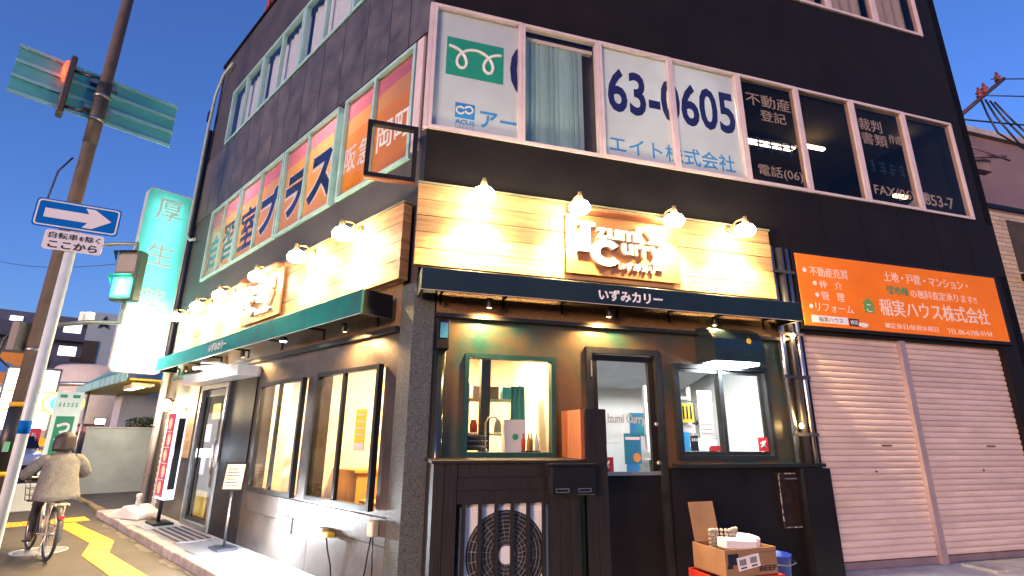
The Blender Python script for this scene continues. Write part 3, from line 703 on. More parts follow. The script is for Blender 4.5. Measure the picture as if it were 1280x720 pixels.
# worktop and kitchen things behind the corner window
def shopthing(name,F,x,y,z,label,cat): return thing(name,F@Matrix.Translation((x,y,z)),label,cat), F@Matrix.Translation((x,y,z))
t,Mx=shopthing('worktop',FR,1.05,.55,AZ+.02,'steel kitchen worktop just inside the corner window','worktop')
b=MB(); b.box(-.6,.75,-.25,.25,1.28,1.32); b.obj('top',M_chrome,t,Mx)
pieces('leg',M_steel,t,Mx,[(x,x+.04,y,y+.04,0,1.28) for x in (-.58,.69) for y in (-.22,.18)])
t,Mx=shopthing('pan_rack',FR,.75,.62,1.27,'stack of steel trays behind the corner kitchen window','tray')
for k in range(3):
    b=MB(); b.lathe([(.16,0),(.21,.05),(.215,.055)],Matrix.Translation((0,0,.02+.055*k)),20); b.obj('tray',M_steel,t,Mx)
t,Mx=shopthing('paper_bag',FR,1.25,.5,1.27,'pale paper bag with a green print in the corner kitchen window','bag')
b=MB(); b.add([(-.12,-.06,0),(.12,-.06,0),(.12,.06,0),(-.12,.06,0),(-.13,-.05,.36),(.13,-.05,.36),(.13,.05,.36),(-.13,.05,.36)],[(0,3,2,1),(0,1,5,4),(1,2,6,5),(2,3,7,6),(3,0,4,7)]); b.obj('bag_body',M_paper,t,Mx)
b=MB(); b.lathe([(.035,0),(.035,.002)],Matrix.Translation((.0,-.062,.17))@Matrix.Rotation(R_(90),4,'X'),12); b.obj('print',M_green,t,Mx)
t,Mx=shopthing('kitchen_shelf',FR,1.2,1.35,1.2,'white shelf of jars in the kitchen behind the corner window','shelf')
b=MB(); b.box(-.35,.35,-.12,.12,.25,.28); b.box(-.35,.35,-.12,.12,.68,.71); b.box(-.36,-.33,-.12,.12,-.3,.9); b.box(.33,.36,-.12,.12,-.3,.9); b.obj('frame',M_intwhite,t,Mx)
for k in range(4):
    b=MB(); b.lathe([(.05,0),(.055,.1),(.04,.13),(.04,.16)],Matrix.Translation((-.24+.16*k,0,.285)),12); b.obj('jar',[M_red,M_orwood,M_paper,M_green][k],t,Mx)
for k in range(3):
    b=MB(); b.box(-.28+.2*k,-.13+.2*k,-.08,.08,.715,.87); b.obj('box',[M_paper,M_card,M_cyan][k],t,Mx)
t,Mx=shopthing('hanging_cloth',FR,1.42,.9,1.5,'green cloth hanging in the kitchen behind the corner window','cloth')
b=MB(); vs=[]
for k in range(13): x=-.1+.2*k/12; y=.012*math.sin(k*1.6); vs+=[(x,y,0),(x*.9,y*.6,.55)]
b.add(vs,[(2*k,2*k+2,2*k+3,2*k+1) for k in range(12)],True); b.obj('fabric',mat('green cloth',(.05,.35,.30),.8),t,Mx,fix=False)
# kitchen behind the serving window
t,Mx=shopthing('drinks_fridge',FR,2.45,2.0,AZ+.02,'tall white fridge seen through the glazed door','fridge')
b=MB(); b.box(-.35,.35,-.3,.3,0,1.75); b.obj('cabinet',M_intwhite,t,Mx,bevel=.02); b=MB(); b.box(-.32,-.29,-.34,-.302,.7,1.4); b.obj('handle',M_steel,t,Mx)
t,Mx=shopthing('wall_rack',FR,4.0,1.6,1.25,'white slatted rack behind the serving window','rack')
b=MB()
for k in range(6): b.box(-.4,.4,-.02,.02,.06+.14*k,.10+.14*k)
b.box(-.4,-.36,-.03,.03,0,.95); b.box(.36,.4,-.03,.03,0,.95); b.obj('rails',M_intwhite,t,Mx)
for k in range(4):
    b=MB(); b.box(-.3+.17*k,-.19+.17*k,-.12,-.03,.3+.05*(k%2),.62); b.obj('packet',[M_paper,M_redst,M_cyan,M_greyp][k],t,Mx)
ibox('timber_partition',.33,.62,.30,1.2,AZ+.02,2.78,M_orwood)
ibox('partition_post',.98,1.10,1.05,1.17,AZ+.02,2.78,M_wooddk)
t,Mx=shopthing('range_hood',FR,3.0,1.7,2.2,'grey steel range hood across the kitchen ceiling','range hood')
b=MB(); b.add([(-1.0,-.55,.30),(1.7,-.55,.30),(1.7,.6,0),(-1.0,.6,0),(-1.0,-.55,.70),(1.7,-.55,.70),(1.7,.6,.70),(-1.0,.6,.70)],[(0,1,2,3),(0,4,5,1),(1,5,6,2),(3,2,6,7),(0,3,7,4),(4,7,6,5)]); b.obj('canopy',mat('dull steel hood',(.5,.51,.53),.4,metal=.2,vary=.2),t,Mx)
b=MB(); b.box(-.95,1.65,-.565,-.551,.30,.34); b.obj('lip',M_chrome,t,Mx)
t,Mx=shopthing('stock_pot',FR,3.35,.75,1.22,'steel stock pot on the counter behind the serving window','pot')
b=MB(); b.lathe([(.12,0),(.12,.2),(.13,.205)],n=20); b.obj('body',M_chrome,t,Mx); b=MB(); b.lathe([(.13,.206),(.10,.23),(.02,.24),(.02,.27)],n=20); b.obj('lid',M_steel,t,Mx)
t,Mx=shopthing('rice_cooker',FR,3.95,.7,1.22,'white rice cooker on the counter behind the serving window','cooker')
b=MB(); b.lathe([(.13,0),(.15,.03),(.15,.17),(.12,.21),(.03,.22)],n=20); b.obj('body',M_intwhite,t,Mx); b=MB(); b.box(-.05,.05,-.155,-.14,.05,.11); b.obj('panel',M_plast,t,Mx)
t,Mx=shopthing('serving_counter',FR,3.7,.75,AZ+.02,'steel counter inside the serving window','counter')
b=MB(); b.box(-.75,.75,-.3,.3,1.2,1.235); b.obj('top',M_chrome,t,Mx); b=MB(); b.box(-.72,.72,-.26,.28,.1,1.2); b.obj('cabinet',M_steel,t,Mx)
t,Mx=shopthing('utensil_rail',FR,4.0,1.2,1.95,'rail with hanging ladles behind the serving window','rail')
b=MB(); b.tube([(-.6,0,0),(.5,0,0)],.01,8); b.obj('rail',M_chrome,t,Mx)
for k in range(6):
    x=-.5+.17*k; b=MB(); b.tube([(x,0,0),(x,0,-.25)],.006,6); b.lathe([(.01,-.25),(.045,-.27),(.05,-.30),(.02,-.33)],Matrix.Translation((x,0,0)),10); b.obj('ladle',M_steel if k%2 else M_plast,t,Mx)
t,Mx=shopthing('cardboard_stack',FR,2.35,1.35,AZ+.02,'stack of cartons seen through the lower part of the glazed door','carton')
for k in range(4):
    b=MB(); b.box(-.22+.02*(k%2),.22,-.18,.18,.36*k,.36*k+.355); b.obj('carton',[M_card,M_paper,M_card,M_intwhite][k],t,Mx)
t,Mx=shopthing('wall_notices',FR,3.4,2.395,1.4,'sheets of notices on the back wall of the kitchen','notice')
for k in range(7):
    b=MB(); x=-1.3+.42*k; z=.12*(k%3)-.05; b.box(x,x+.26,-.006,-.001,z,z+.36); b.obj('sheet',[M_paper,M_paper,M_greyp,M_paper,M_cyan,M_paper,M_yell][k],t,Mx)
t,Mx=shopthing('tap_faucet',FR,.95,.66,1.27,'thin curved tap above the worktop in the corner window','tap')
b=MB(); b.tube([(0,0,0),(0,0,.32),(.03,-.02,.38),(.10,-.05,.39),(.15,-.07,.34)],.012,8); b.obj('spout',M_chrome,t,Mx); b=MB(); b.lathe([(.03,0),(.03,.03)],n=12); b.obj('base',M_chrome,t,Mx)
t,Mx=shopthing('bottle_group_tray',FR,1.42,.42,1.27,'tray of sauce bottles at the right of the corner window','tray')
b=MB(); b.box(-.1,.1,-.08,.08,0,.02); b.obj('tray',M_plast,t,Mx)
for k in range(4):
    b=MB(); b.lathe([(.025,.021),(.027,.13),(.011,.17),(.011,.21)],Matrix.Translation((-.07+.047*k,.02*(-1)**k,0)),10); b.obj('bottle',[M_redst,M_orwood,M_yell,M_paper][k],t,Mx)
# dining: table, chairs behind the larger left window
def chair(F,x,y,rz,label):
    Mx=F@T3(x,y,AZ+.02,rz); t=thing('dining_chair',Mx,label,'chair','wooden chairs inside the shop')
    b=MB(); b.box(-.2,.2,-.2,.2,.42,.46); b.obj('seat',M_orwood,t,Mx,bevel=.01)
    for sx2 in (-.18,.18):
        for sy in (-.18,.18):
            b=MB(); b.box(sx2-.017,sx2+.017,sy-.017,sy+.017,0,.42 if sy<0 else .9); b.obj('leg',M_orwood,t,Mx)
    b=MB(); b.box(-.163,.163,.165,.19,.62,.9); b.obj('backrest',M_orwood,t,Mx,bevel=.008)
chair(FL,-.75,.62,R_(190),'orange wooden chair just inside the larger left window')
chair(FL,-1.6,.9,R_(20),'orange wooden chair further in behind the larger left window')
t,Mx=shopthing('dining_table',FL,-1.2,.75,AZ+.02,'wooden dining table inside the larger left window','table')
b=MB(); b.box(-.35,.35,-.3,.3,.7,.735); b.obj('top',M_orwood,t,Mx,bevel=.006); b=MB(); b.tube([(0,0,.02),(0,0,.7)],.035,10); b.lathe([(.22,0),(.22,.02)]); b.obj('pedestal',M_blackfr,t,Mx)
t,Mx=shopthing('wainscot_counter',FL,-3.0,1.1,AZ+.02,'orange timber counter behind the smaller left window','counter')
b=MB(); b.box(-.7,.6,-.2,.25,0,.98); b.obj('front',M_orwood,t,Mx); b=MB(); b.box(-.74,.64,-.26,.3,.98,1.02); b.obj('top',M_orwood,t,Mx)

# ================================================================== FASCIAS, AWNINGS, LAMPS
def fascia(name,F,side,s0,s1,z0,z1,o0,o1,rows,label,seams):
    t=thing(name,F@Matrix.Translation(((s0 if side=='R' else -s1),-o0,z0)),label,'signboard')
    h=(z1-z0)/rows
    for r in range(rows):
        cuts=[s0]+sorted(random.uniform(s0+.6,s1-.6) for _ in range(seams))+[s1]
        for a,c in zip(cuts,cuts[1:]):
            if c-a<.15: continue
            b=MB(); b.w(side,a+.0025,c-.0025,o0+.022,o1-random.uniform(0,.006),z0+r*h+.004,z0+(r+1)*h-.004); b.obj('plank',M_wood,t,F)
    b=MB(); b.w(side,s0+.02,s1-.02,o0,o0+.02,z0+.01,z1-.01); b.obj('backing',M_wooddk,t,F)
    return t
fr=fascia('timber_fascia',FR,'R',-.06,4.62,3.19,4.14,.035,.15,5,'long timber plank fascia on the right facade above the dark awning',1)
fl=fascia('timber_fascia',FL,'L',.10,8.5,3.06,3.95,.035,.17,4,'long timber plank fascia running along the left facade above the teal awning',2)
b=MB(); b.w('R',-.07,4.64,.03,.155,4.142,4.165); b.obj('top_cap',mat('greenish cap',(.20,.20,.12),.6,vary=.3),fr,FR)
b=MB(); b.w('L',.09,8.52,.03,.175,3.952,3.975); b.obj('top_cap',mat('greenish cap',(.2,.2,.12),.6),fl,FL)
# awnings
def awning(F,side,s0,s1,o0,o1,z0,z1,m,label,txt,tx0,tx1,tz0,tz1):
    x0=s0 if side=='R' else -s1
    t=thing('awning',F@Matrix.Translation((x0,-o0,z0)),label,'awning')
    b=MB(); b.w(side,s0,s1,o1-.03,o1,z0,z1); b.obj('front_board',m,t,F,bevel=.004)
    for se in (s0,s1-.03):
        b=MB(); b.w(side,se,se+.03,o0,o1-.031,z0,z1); b.obj('end_board',M_black,t,F)
    b=MB(); b.w(side,s0+.031,s1-.031,o0,o1-.031,z1-.05,z1-.02); b.obj('roof_sheet',M_black,t,F)
    n=7
    for k in range(n):
        s=s0+.25+(s1-s0-.5)*k/(n-1); b=MB(); b.w(side,s-.012,s+.012,o0,o1-.032,z0+.05,z0+.08); b.w(side,s-.012,s+.012,o0,o0+.02,z0-.06,z0+.05); b.obj('bracket',M_black,t,F)
    b=MB(); b.w(side,s0,s1,o1-.002,o1+.003,z0-.006,z0-.0005); b.obj('edge_strip',mat('pale awning edge',(.6,.55,.48),.5,vary=.1),t,F)
    text('lettering',txt,M_whitep,t,F,tx0,tx1,tz0,tz1,-o1-.001,.004,.03)
    return t
aw1=awning(FR,'R',.0,4.64,.09,.46,2.84,3.07,M_awnR,'long dark awning board over the right-hand shop front','いずみカリー',1.92,2.71,2.88,3.01)
aw2=awning(FL,'L',.3,8.3,.09,.47,2.66,2.92,M_awnL,'long teal awning board over the left-hand shop front','いずみカリー',-5.05,-4.25,2.72,2.86)
# logo panels
def logo(F,x0,x1,z0,z1,y,label):
    t=thing('shop_sign',F@Matrix.Translation((x0,y,z0)),label,'sign')
    W,Hh=x1-x0,z1-z0
    b=MB(); b.box(x0,x1,y-.03,y,z0,z1); b.obj('panel',mat('copper panel',(.36,.16,.065),.4,metal=.35,vary=.2,vs_=2),t,F,bevel=.004)
    b=MB(); b.box(x0+.02,x1-.02,y-.16,y-.03,z1+.02,z1+.045); b.obj('top_ledge',M_woodend,t,F)
    Y=y-.031; X=lambda u:x0+W*u; Z=lambda v:z0+Hh*v
    m=mat('white sign letter',(.86,.82,.74),.45,vary=.05)
    def tx(c,u0,u1,v0,v1,bold=.06,dep=.055): text('letter',c,m,t,F,X(u0),X(u1),Z(v0),Z(v1),Y,dep,bold)
    # slab capital I
    b=MB(); b.box(X(.115),X(.19),Y-.06,Y,Z(.42),Z(.80)); b.box(X(.085),X(.235),Y-.06,Y,Z(.80),Z(.87)); b.box(X(.085),X(.235),Y-.06,Y,Z(.36),Z(.42)); b.obj('letter',m,t,F)
    for c,u0,u1,v1 in (('z',.245,.335,.80),('u',.345,.445,.80),('m',.455,.60,.80),('i',.61,.645,.90)): tx(c,u0,u1,.615,v1,.03,.055)
    arc=[]; cx,cz,rx,rz=X(.325),Z(.375),W*.135,Hh*.225
    for k in range(29):
        a_=R_(38+284*k/28); arc.append((cx+rx*math.cos(a_),cz+rz*math.sin(a_)))
    for k in range(29):
        a_=R_(322-284*k/28); arc.append((cx+.03*rx+rx*.46*math.cos(a_),cz+.02*rz+rz*.46*math.sin(a_)))
    n=29
    b=MB(); q=[(x,Y-.055,z) for x,z in arc]+[(x,Y,z) for x,z in arc]; N=58
    b.add(q,[(k,k+1,56-k,57-k) for k in range(28)]+[(i,(i+1)%N,(i+1)%N+N,i+N) for i in range(N)]); b.obj('letter',m,t,F,fix=True)
    for c,u0,u1,v0,v1 in (('u',.47,.56,.38,.575),('r',.575,.635,.38,.575),('r',.645,.705,.37,.57),('y',.71,.83,.27,.57)): tx(c,u0,u1,v0,v1,.03,.055)
    b=MB(); b.prism([(X(.68),Z(.62)),(X(.83),Z(.62)),(X(.83),Z(.84)),(X(.79),Z(.84)),(X(.77),Z(.72)),(X(.72),Z(.84)),(X(.68),Z(.84)),(X(.735),Z(.70))],Y-.05,Y); b.obj('letter_flourish',m,t,F)
    tx('いずみカリー',.43,.83,.12,.26,.03,.03)
    return t
logo(FR,1.66,3.16,3.25,3.98,-.165,'copper sign panel with raised white lettering on the right timber fascia')
logo(FL,-4.55,-3.05,3.12,3.84,-.185,'sign panel with raised white lettering on the left timber fascia')
# flood lamps
def flood(F,x,off,z,woff,label,group,target,e=340):
    Mx=F@Matrix.Translation((x,-woff,z+.06))
    t=thing('flood_lamp',Mx,label,'lamp',group)
    b=MB(); b.lathe([(.045,0),(.045,.02),(.02,.03)],F@Matrix.Translation((x,-woff,z+.06))@Matrix.Rotation(R_(90),4,'X')); 
    b=MB(); b.lathe([(.045,0),(.045,.02),(.02,.03)],Matrix.Translation((x,-woff,z+.06))@Matrix.Rotation(R_(90),4,'X'),14); b.obj('wall_plate',M_brass,t,F)
    P=Vector((x,-off,z)); D=(Vector(target)-P).normalized()
    b=MB(); b.tube([(x,-woff-.02,z+.06),(x,-(woff+off)/2,z+.12),(x,-off-.02,z+.10),tuple(P-D*.10)],.011,8); b.obj('arm',M_brass,t,F)
    Rm=Matrix.Translation(P)@D.to_track_quat('Z','Y').to_matrix().to_4x4()
    b=MB(); b.lathe([(.02,-.12),(.028,-.08),(.04,-.05),(.05,-.02),(.05,.004)],Rm,20); b.obj('lamp_body',mat('pale lamp brass',(.55,.42,.22),.35,metal=.5,vary=.15),t,F)
    b=MB(); b.lathe([(.05,-.02),(.09,.0),(.122,.05),(.117,.095),(.083,.128),(.001,.145)],Rm,20,cap=False); b.obj('lens',M_bulbw,t,F)
    ps=P+D*.16; light('lamp_light','SPOT',F@aim(ps,Vector(target)),e,(1,.66,.27),t,.05,angle=R_(128),blend=.7)
ordn=['leftmost','second from left','third from left','rightmost']
for k,x in enumerate((.61,1.73,2.96,3.98)):
    flood(FR,x,.45,4.02,.155,'%s of the four glowing flood lamps above the right timber fascia'%ordn[k],'flood lamps over the right fascia',(x+.02,-.34,3.3))
ordl=['first from the corner','second from the corner','third from the corner','fourth from the corner','fifth from the corner','farthest from the corner']
for k,s in enumerate((.98,2.2,3.55,5.18,6.4,7.8)):
    flood(FL,-s,.42,3.80,.175,'glowing flood lamp over the left timber fascia, %s'%ordl[k],'flood lamps over the left fascia',(-s,-.33,3.1))
# square black frame at the corner
t=thing('bracket_frame',FR@Matrix.Translation((-.12,-.03,4.16)),'empty square black metal frame projecting from the building corner','frame')
b=MB(); bars(b,-.66,-.10,4.17,4.87,-.09,-.02,.05); b.obj('bars',M_black,t,FR)
b=MB(); b.box(-.655,-.105,-.088,-.022,4.15,4.168); b.obj('rust_plate',M_woodend,t,FR)

# serving hood lamp
t=thing('lamp_hood',FR@Matrix.Translation((3.45,0,2.3)),'dark rounded metal lamp hood over the serving window','lamp')
pr=[(0.0,2.30)]+[(.40*math.cos(R_(a))**.7 if a<90 else 0,2.30+.42*math.sin(R_(a))) for a in range(0,91,10)]
b=MB(); 
poly=[(-y,z) for y,z in [(.0,2.31),(.36,2.31),(.37,2.45),(.345,2.58),(.28,2.68),(.17,2.735),(.0,2.745)]]
vs=[(3.42,y,z) for y,z in poly]+[(4.12,y,z) for y,z in poly]; n=len(poly)
b.add(vs,[list(range(n)),list(range(2*n-1,n-1,-1))]+[(i,i+n,(i+1)%n+n,(i+1)%n) for i in range(n)]); b.obj('hood',mat('blue black hood',(.02,.045,.055),.25,metal=.3,vary=.2),t,FR)
b=MB(); b.box(3.47,4.07,-.30,-.06,2.285,2.309); b.obj('lens',emitmat('cold led lens',(.86,.94,1),22),t,FR)
b=MB(); b.lathe([(.035,0),(.035,.003)],Matrix.Translation((3.9,-.368,2.56))@Matrix.Rotation(R_(90),4,'X'),14); b.obj('badge',M_yell,t,FR)
light('lamp_light','AREA',FR@Matrix.Translation((3.77,-.18,2.27)),16,(.86,.94,1),t,.55,.2)

# steel columns between shop and shutter with two bulbs
t=thing('service_pipes',FR@Matrix.Translation((4.8,-.05,AZ)),'pair of shiny vertical steel pipes between the serving window and the shutter','pipe')
b=MB(); b.tube([(4.68,-.06,1.17),(4.68,-.06,3.95)],.045,12); b.obj('pipe',M_chrome,t,FR)
b=MB(); b.tube([(4.84,-.055,1.17),(4.84,-.055,3.95)],.05,12); b.obj('pipe',M_dkpipe,t,FR)
b=MB(); b.tube([(4.97,-.04,AZ),(4.97,-.04,3.95)],.035,12); b.obj('pipe',M_chrome,t,FR)
for z in (1.5,2.2,2.75,3.6):
    b=MB(); b.box(4.62,5.01,-.112,-.10,z-.02,z+.02); b.obj('clamp',M_dkpipe,t,FR)
b=MB(); b.box(4.60,5.005,-.20,-.0,AZ,1.11); b.obj('pipe_casing',M_black,t,FR)
for k,(x,z) in enumerate(((4.80,2.72),(4.74,1.60))):
    t2=thing('small_bulb',FR@Matrix.Translation((x,-.14,z)),['small warm bulb under the right end of the dark awning','small warm bulb on the pipes beside the serving window'][k],'lamp','small bulbs on the service pipes')
    b=MB(); b.lathe([(.012,.03),(.012,.055)],FR.inverted()@FR@Matrix.Translation((x,-.13,z)),10); b.obj('socket',M_plast,t2,FR)
    b=MB(); b.lathe([(.001,-.03),(.018,-.022),(.026,0),(.018,.022),(.012,.03)],Matrix.Translation((x,-.13,z)),12,cap=False); b.obj('bulb',emitmat('small bulb glow',(1,.66,.26),30),t2,FR)
    light('lamp_light','POINT',FR@Matrix.Translation((x,-.19,z)),2.2,(1,.62,.25),t2,.03)
def under_bulb(F,x,off,z,label,e=75):
    t2=thing('awning_bulb',F@Matrix.Translation((x,-off,z)),label,'lamp','bulbs under the awnings')
    b=MB(); b.lathe([(.03,.035),(.03,.07)],Matrix.Translation((x,-off,z)),10); b.obj('socket',M_plast,t2,F)
    b=MB(); b.lathe([(.001,-.018),(.011,-.013),(.016,0),(.012,.016),(.012,.035)],Matrix.Translation((x,-off,z)),12,cap=False); b.obj('bulb',emitmat('soft bulb glow',(1,.66,.26),6),t2,F)
    b=MB(); b.lathe([(.032,.07),(.034,-.03)],Matrix.Translation((x,-off,z)),14,cap=False); b.obj('shade',M_plast,t2,F)  # shade added to hide the bulb from view
    light('lamp_light','SPOT',F@aim((x,-off,z-.035),(x,-.02,z-.75)),e,(1,.58,.22),t2,.03,angle=R_(150),blend=.5)
for x,lb in ((.75,'left'),(2.15,'middle'),(3.55,'right')): under_bulb(FR,x,.24,2.785,'small warm bulb tucked under the %s part of the dark awning'%lb)
for s_,lb in ((1.0,'near'),(4.1,'middle'),(7.0,'far')): under_bulb(FL,-s_,.26,2.61,'small warm bulb tucked under the %s part of the teal awning'%lb)
# black downpipe with meter box near the corner
t=thing('corner_downpipe',FR@Matrix.Translation((.29,-.06,AZ)),'black downpipe with a small meter box beside the granite corner pillar','pipe')
b=MB(); b.tube([(.29,-.07,AZ),(.29,-.07,2.3)],.055,14); b.obj('pipe',mat('glossy black pipe',(.014,.02,.02),.15,vary=.1),t,FR)
b=MB(); b.box(.225,.355,-.15,-.02,2.30,2.62); b.obj('meter_box',M_black,t,FR,bevel=.012)
b=MB(); b.box(.255,.335,-.154,-.1505,2.42,2.58); b.obj('meter_glass',M_cyan,t,FR)

# ---------------------------------------------------------------- entrance extras (left facade)
t=thing('fluorescent_fitting',FL@Matrix.Translation((-5.4,-.3,2.55)),'bright white fluorescent fitting under the teal awning above the entrance','lamp')
b=MB(); b.box(-5.55,-5.45,-.42,-.06,2.60,2.64); b.obj('mount',M_steel,t,FL)
for dy in (0,.10):
    b=MB(); b.tube([(-5.75+dy,-.46+dy,2.52),(-5.35+dy,-.16+dy*.5,2.56)],.022,10); b.obj('tube',M_tube,t,FL)
light('lamp_light','POINT',FL@Matrix.Translation((-5.5,-.36,2.44)),34,(1,.93,.82),t,.08)
t=thing('awning_downlight',FL@Matrix.Translation((-2.3,-.4,2.6)),'small round downlight under the teal awning lighting the wall base','lamp')
b=MB(); b.lathe([(.05,0),(.05,.05),(.03,.06)],Matrix.Translation((-2.3,-.40,2.60)),16); b.obj('housing',M_black,t,FL)
b=MB(); b.lathe([(.001,-.004),(.042,-.002),(.042,0)],Matrix.Translation((-2.3,-.40,2.60)),16,cap=False); b.obj('lens',emitmat('downlight lens',(.95,.97,1),30),t,FL)
light('lamp_light','SPOT',FL@aim((-2.3,-.42,2.58),(-2.45,-.03,.32)),150,(.93,.96,1),t,.04,angle=R_(60),blend=1.0)
t=thing('wall_floodlight',FL@Matrix.Translation((-2.4,-.014,.36)),'dazzling white flood light low on the left wall under the windows','lamp')
b=MB(); b.box(-2.56,-2.24,-.05,-.014,.28,.46); b.obj('housing',M_steel,t,FL,bevel=.008)
b=MB(); b.box(-2.545,-2.255,-.075,-.051,.295,.445); b.obj('lens',emitmat('flood lens',(.93,.96,1),40),t,FL)
light('lamp_light','AREA',FL@(Matrix.Translation((-2.4,-.09,.37))@Matrix.Rotation(R_(90),4,'X')),60,(.90,.95,1),t,.28,.14)
light('lamp_light','POINT',FL@Matrix.Translation((-2.4,-.34,.42)),120,(.84,.92,1),t,.06)
t=thing('wall_lantern',FL@Matrix.Translation((-8.45,-.02,2.0)),'glaring warm wall lantern at the far end of the left facade','lamp')
b=MB(); b.box(-8.47,-8.43,-.10,0,2.08,2.12); b.box(-8.53,-8.37,-.2,-.06,2.12,2.15); b.obj('bracket',M_black,t,FL)
b=MB(); b.lathe([(.03,-.11),(.07,-.07),(.085,0),(.07,.08),(.03,.11)],Matrix.Translation((-8.45,-.13,2.0)),16); b.obj('globe',emitmat('lantern glow',(1,.80,.5),30),t,FL)
light('lamp_light','POINT',FL@Matrix.Translation((-8.40,-.34,2.0)),110,(1,.76,.45),t,.1)
# lightbox menu sign
t=thing('menu_lightbox',FL@Matrix.Translation((-6.85,-.35,.3)),'tall maroon light box sign with dish pictures beside the entrance','sign')
b=MB(); b.box(-6.95,-6.45,-.40,-.22,.33,1.82); b.obj('box',mat('lightbox white',(.75,.78,.85),.4,vary=.05,emit=(.7,.8,1),es=.9),t,FL,bevel=.015)
b=MB(); b.box(-6.92,-6.48,-.405,-.4005,.37,1.78); b.obj('face',M_maroon,t,FL)
dish=mat('dish picture',(.85,.72,.55),.5,col2=(.5,.2,.08),vs_=14,emit=(.6,.42,.25),es=.35)
for k in range(5):
    b=MB(); b.lathe([(.105,0),(.105,.003)],Matrix.Translation((-6.7+.06*(k%2)-.03,-.406,.52+.27*k))@Matrix.Rotation(R_(90),4,'X'),18); b.obj('dish',dish,t,FL)
    b=MB(); b.box(-6.86,-6.56,-.4085,-.406,.375+.27*k,.395+.27*k); b.obj('caption',M_whitep,t,FL)
b=MB(); b.box(-6.44,-6.40,-.36,-.26,.5,1.7); b.obj('back_rail',M_black,t,FL)
b=MB(); b.tube([(-6.8,-.31,.33),(-6.8,-.31,AZ+.02)],.03,8); b.box(-6.98,-6.42,-.46,-.16,AZ,AZ+.03); b.obj('stand',M_black,t,FL)
light('lamp_light','AREA',FL@(Matrix.Translation((-6.44,-.31,1.1))@Matrix.Rotation(R_(-90),4,'Y')),5,(.8,.88,1),t,.15,1.3)
# menu stand
t=thing('menu_stand',FL@Matrix.Translation((-3.75,-.24,AZ)),'slim metal menu stand with a framed card on the apron','stand')
b=MB(); b.box(-3.93,-3.57,-.38,-.12,AZ,AZ+.03); b.obj('base',mat('dark base metal',(.14,.15,.19),.3,metal=.6,vary=.15),t,FL,bevel=.006)
b=MB(); b.tube([(-3.75,-.24,AZ+.03),(-3.75,-.24,.72)],.018,10); b.obj('pole',M_chrome,t,FL)
Mt=FL@Matrix.Translation((-3.75,-.24,.82))@Matrix.Rotation(R_(48),4,'Z')@Matrix.Rotation(R_(-10),4,'X')
b=MB(); bars(b,-.15,.15,-.15,.23,-.012,.012,.022); b.box(-.13,.13,.004,.011,-.13,.21); b.obj('frame',M_black,t,Mt)
b=MB(); b.box(-.127,.127,-.002,.003,-.127,.207); b.obj('card',mat('menu card',(.62,.52,.36),.6,col2=(.42,.33,.20),vs_=12),t,Mt)
b=MB()
for k in range(6): b.box(-.10,.09-.03*(k%3),-.005,-.0025,-.09+.045*k,-.078+.045*k)
b.obj('print',M_ink,t,Mt)
# striped mat
t=thing('door_mat',FL@Matrix.Translation((-5.4,-.36,AZ)),'pale doormat with dark brown stripes at the entrance','mat')
b=MB(); b.box(-6.15,-4.55,-.60,-.08,AZ+.001,AZ+.012); b.obj('pile',mat('mat pale',(.46,.43,.44),.9,vary=.2,vs_=30,bump=.3),t,FL)
for k in range(5):
    y=-.585+.103*k; b=MB(); b.box(-6.05,-4.62,y,y+.055,AZ+.0125,AZ+.016); b.obj('stripe',mat('mat brown',(.11,.07,.06),.9,vary=.3,vs_=30,bump=.3),t,FL)
t=thing('loose_brick',FL@Matrix.Translation((-7.15,-.33,AZ)),'brown brick lying on the apron by the wall pipes','brick')
b=MB(); b.box(-7.26,-7.05,-.38,-.28,AZ,AZ+.06); b.obj('block',mat('brick brown',(.22,.13,.08),.85,vary=.3,bump=.3),t,FL,bevel=.008)
b=MB(); b.box(-7.22,-7.09,-.35,-.31,AZ+.0605,AZ+.062); b.obj('frog',mat('brick dark',(.12,.07,.05),.9),t,FL)
# wall socket, cable, small light
t=thing('cable_lamp',FL@Matrix.Translation((-1.3,-.02,.43)),'small yellow and black socket with a cable on the lower left wall','socket')
b=MB(); b.box(-1.50,-1.34,-.10,-.014,.40,.45); b.obj('cover',mat('ivory plastic',(.62,.55,.35),.5),t,FL,bevel=.008)
b=MB(); b.box(-1.335,-1.2,-.11,-.014,.37,.42); b.obj('plug',M_yell,t,FL,bevel=.01)
b=MB(); b.tube([(-1.25,-.09,.37),(-1.22,-.08,.25),(-1.16,-.06,.1),(-1.12,-.06,AZ+.02)],.009,8); b.tube([(-1.5,-.05,.43),(-1.8,-.03,.40),(-2.2,-.03,.42)],.006,6); b.obj('cable',M_plast,t,FL)
t=thing('outlet_box',FL@Matrix.Translation((-.42,-.02,.5)),'cream outlet box low on the wall beside the corner pillar','socket')
b=MB(); b.box(-.47,-.36,-.09,-.014,.48,.62); b.obj('cover',mat('ivory plastic',(.62,.55,.35),.5),t,FL,bevel=.01)
b=MB(); b.tube([(-.42,-.06,.48),(-.44,-.07,.35),(-.50,-.06,.1),(-.52,-.06,AZ+.02)],.009,8); b.tube([(-.39,-.06,.48),(-.36,-.07,.3),(-.34,-.06,AZ+.02)],.008,8); b.obj('cable',M_plast,t,FL)
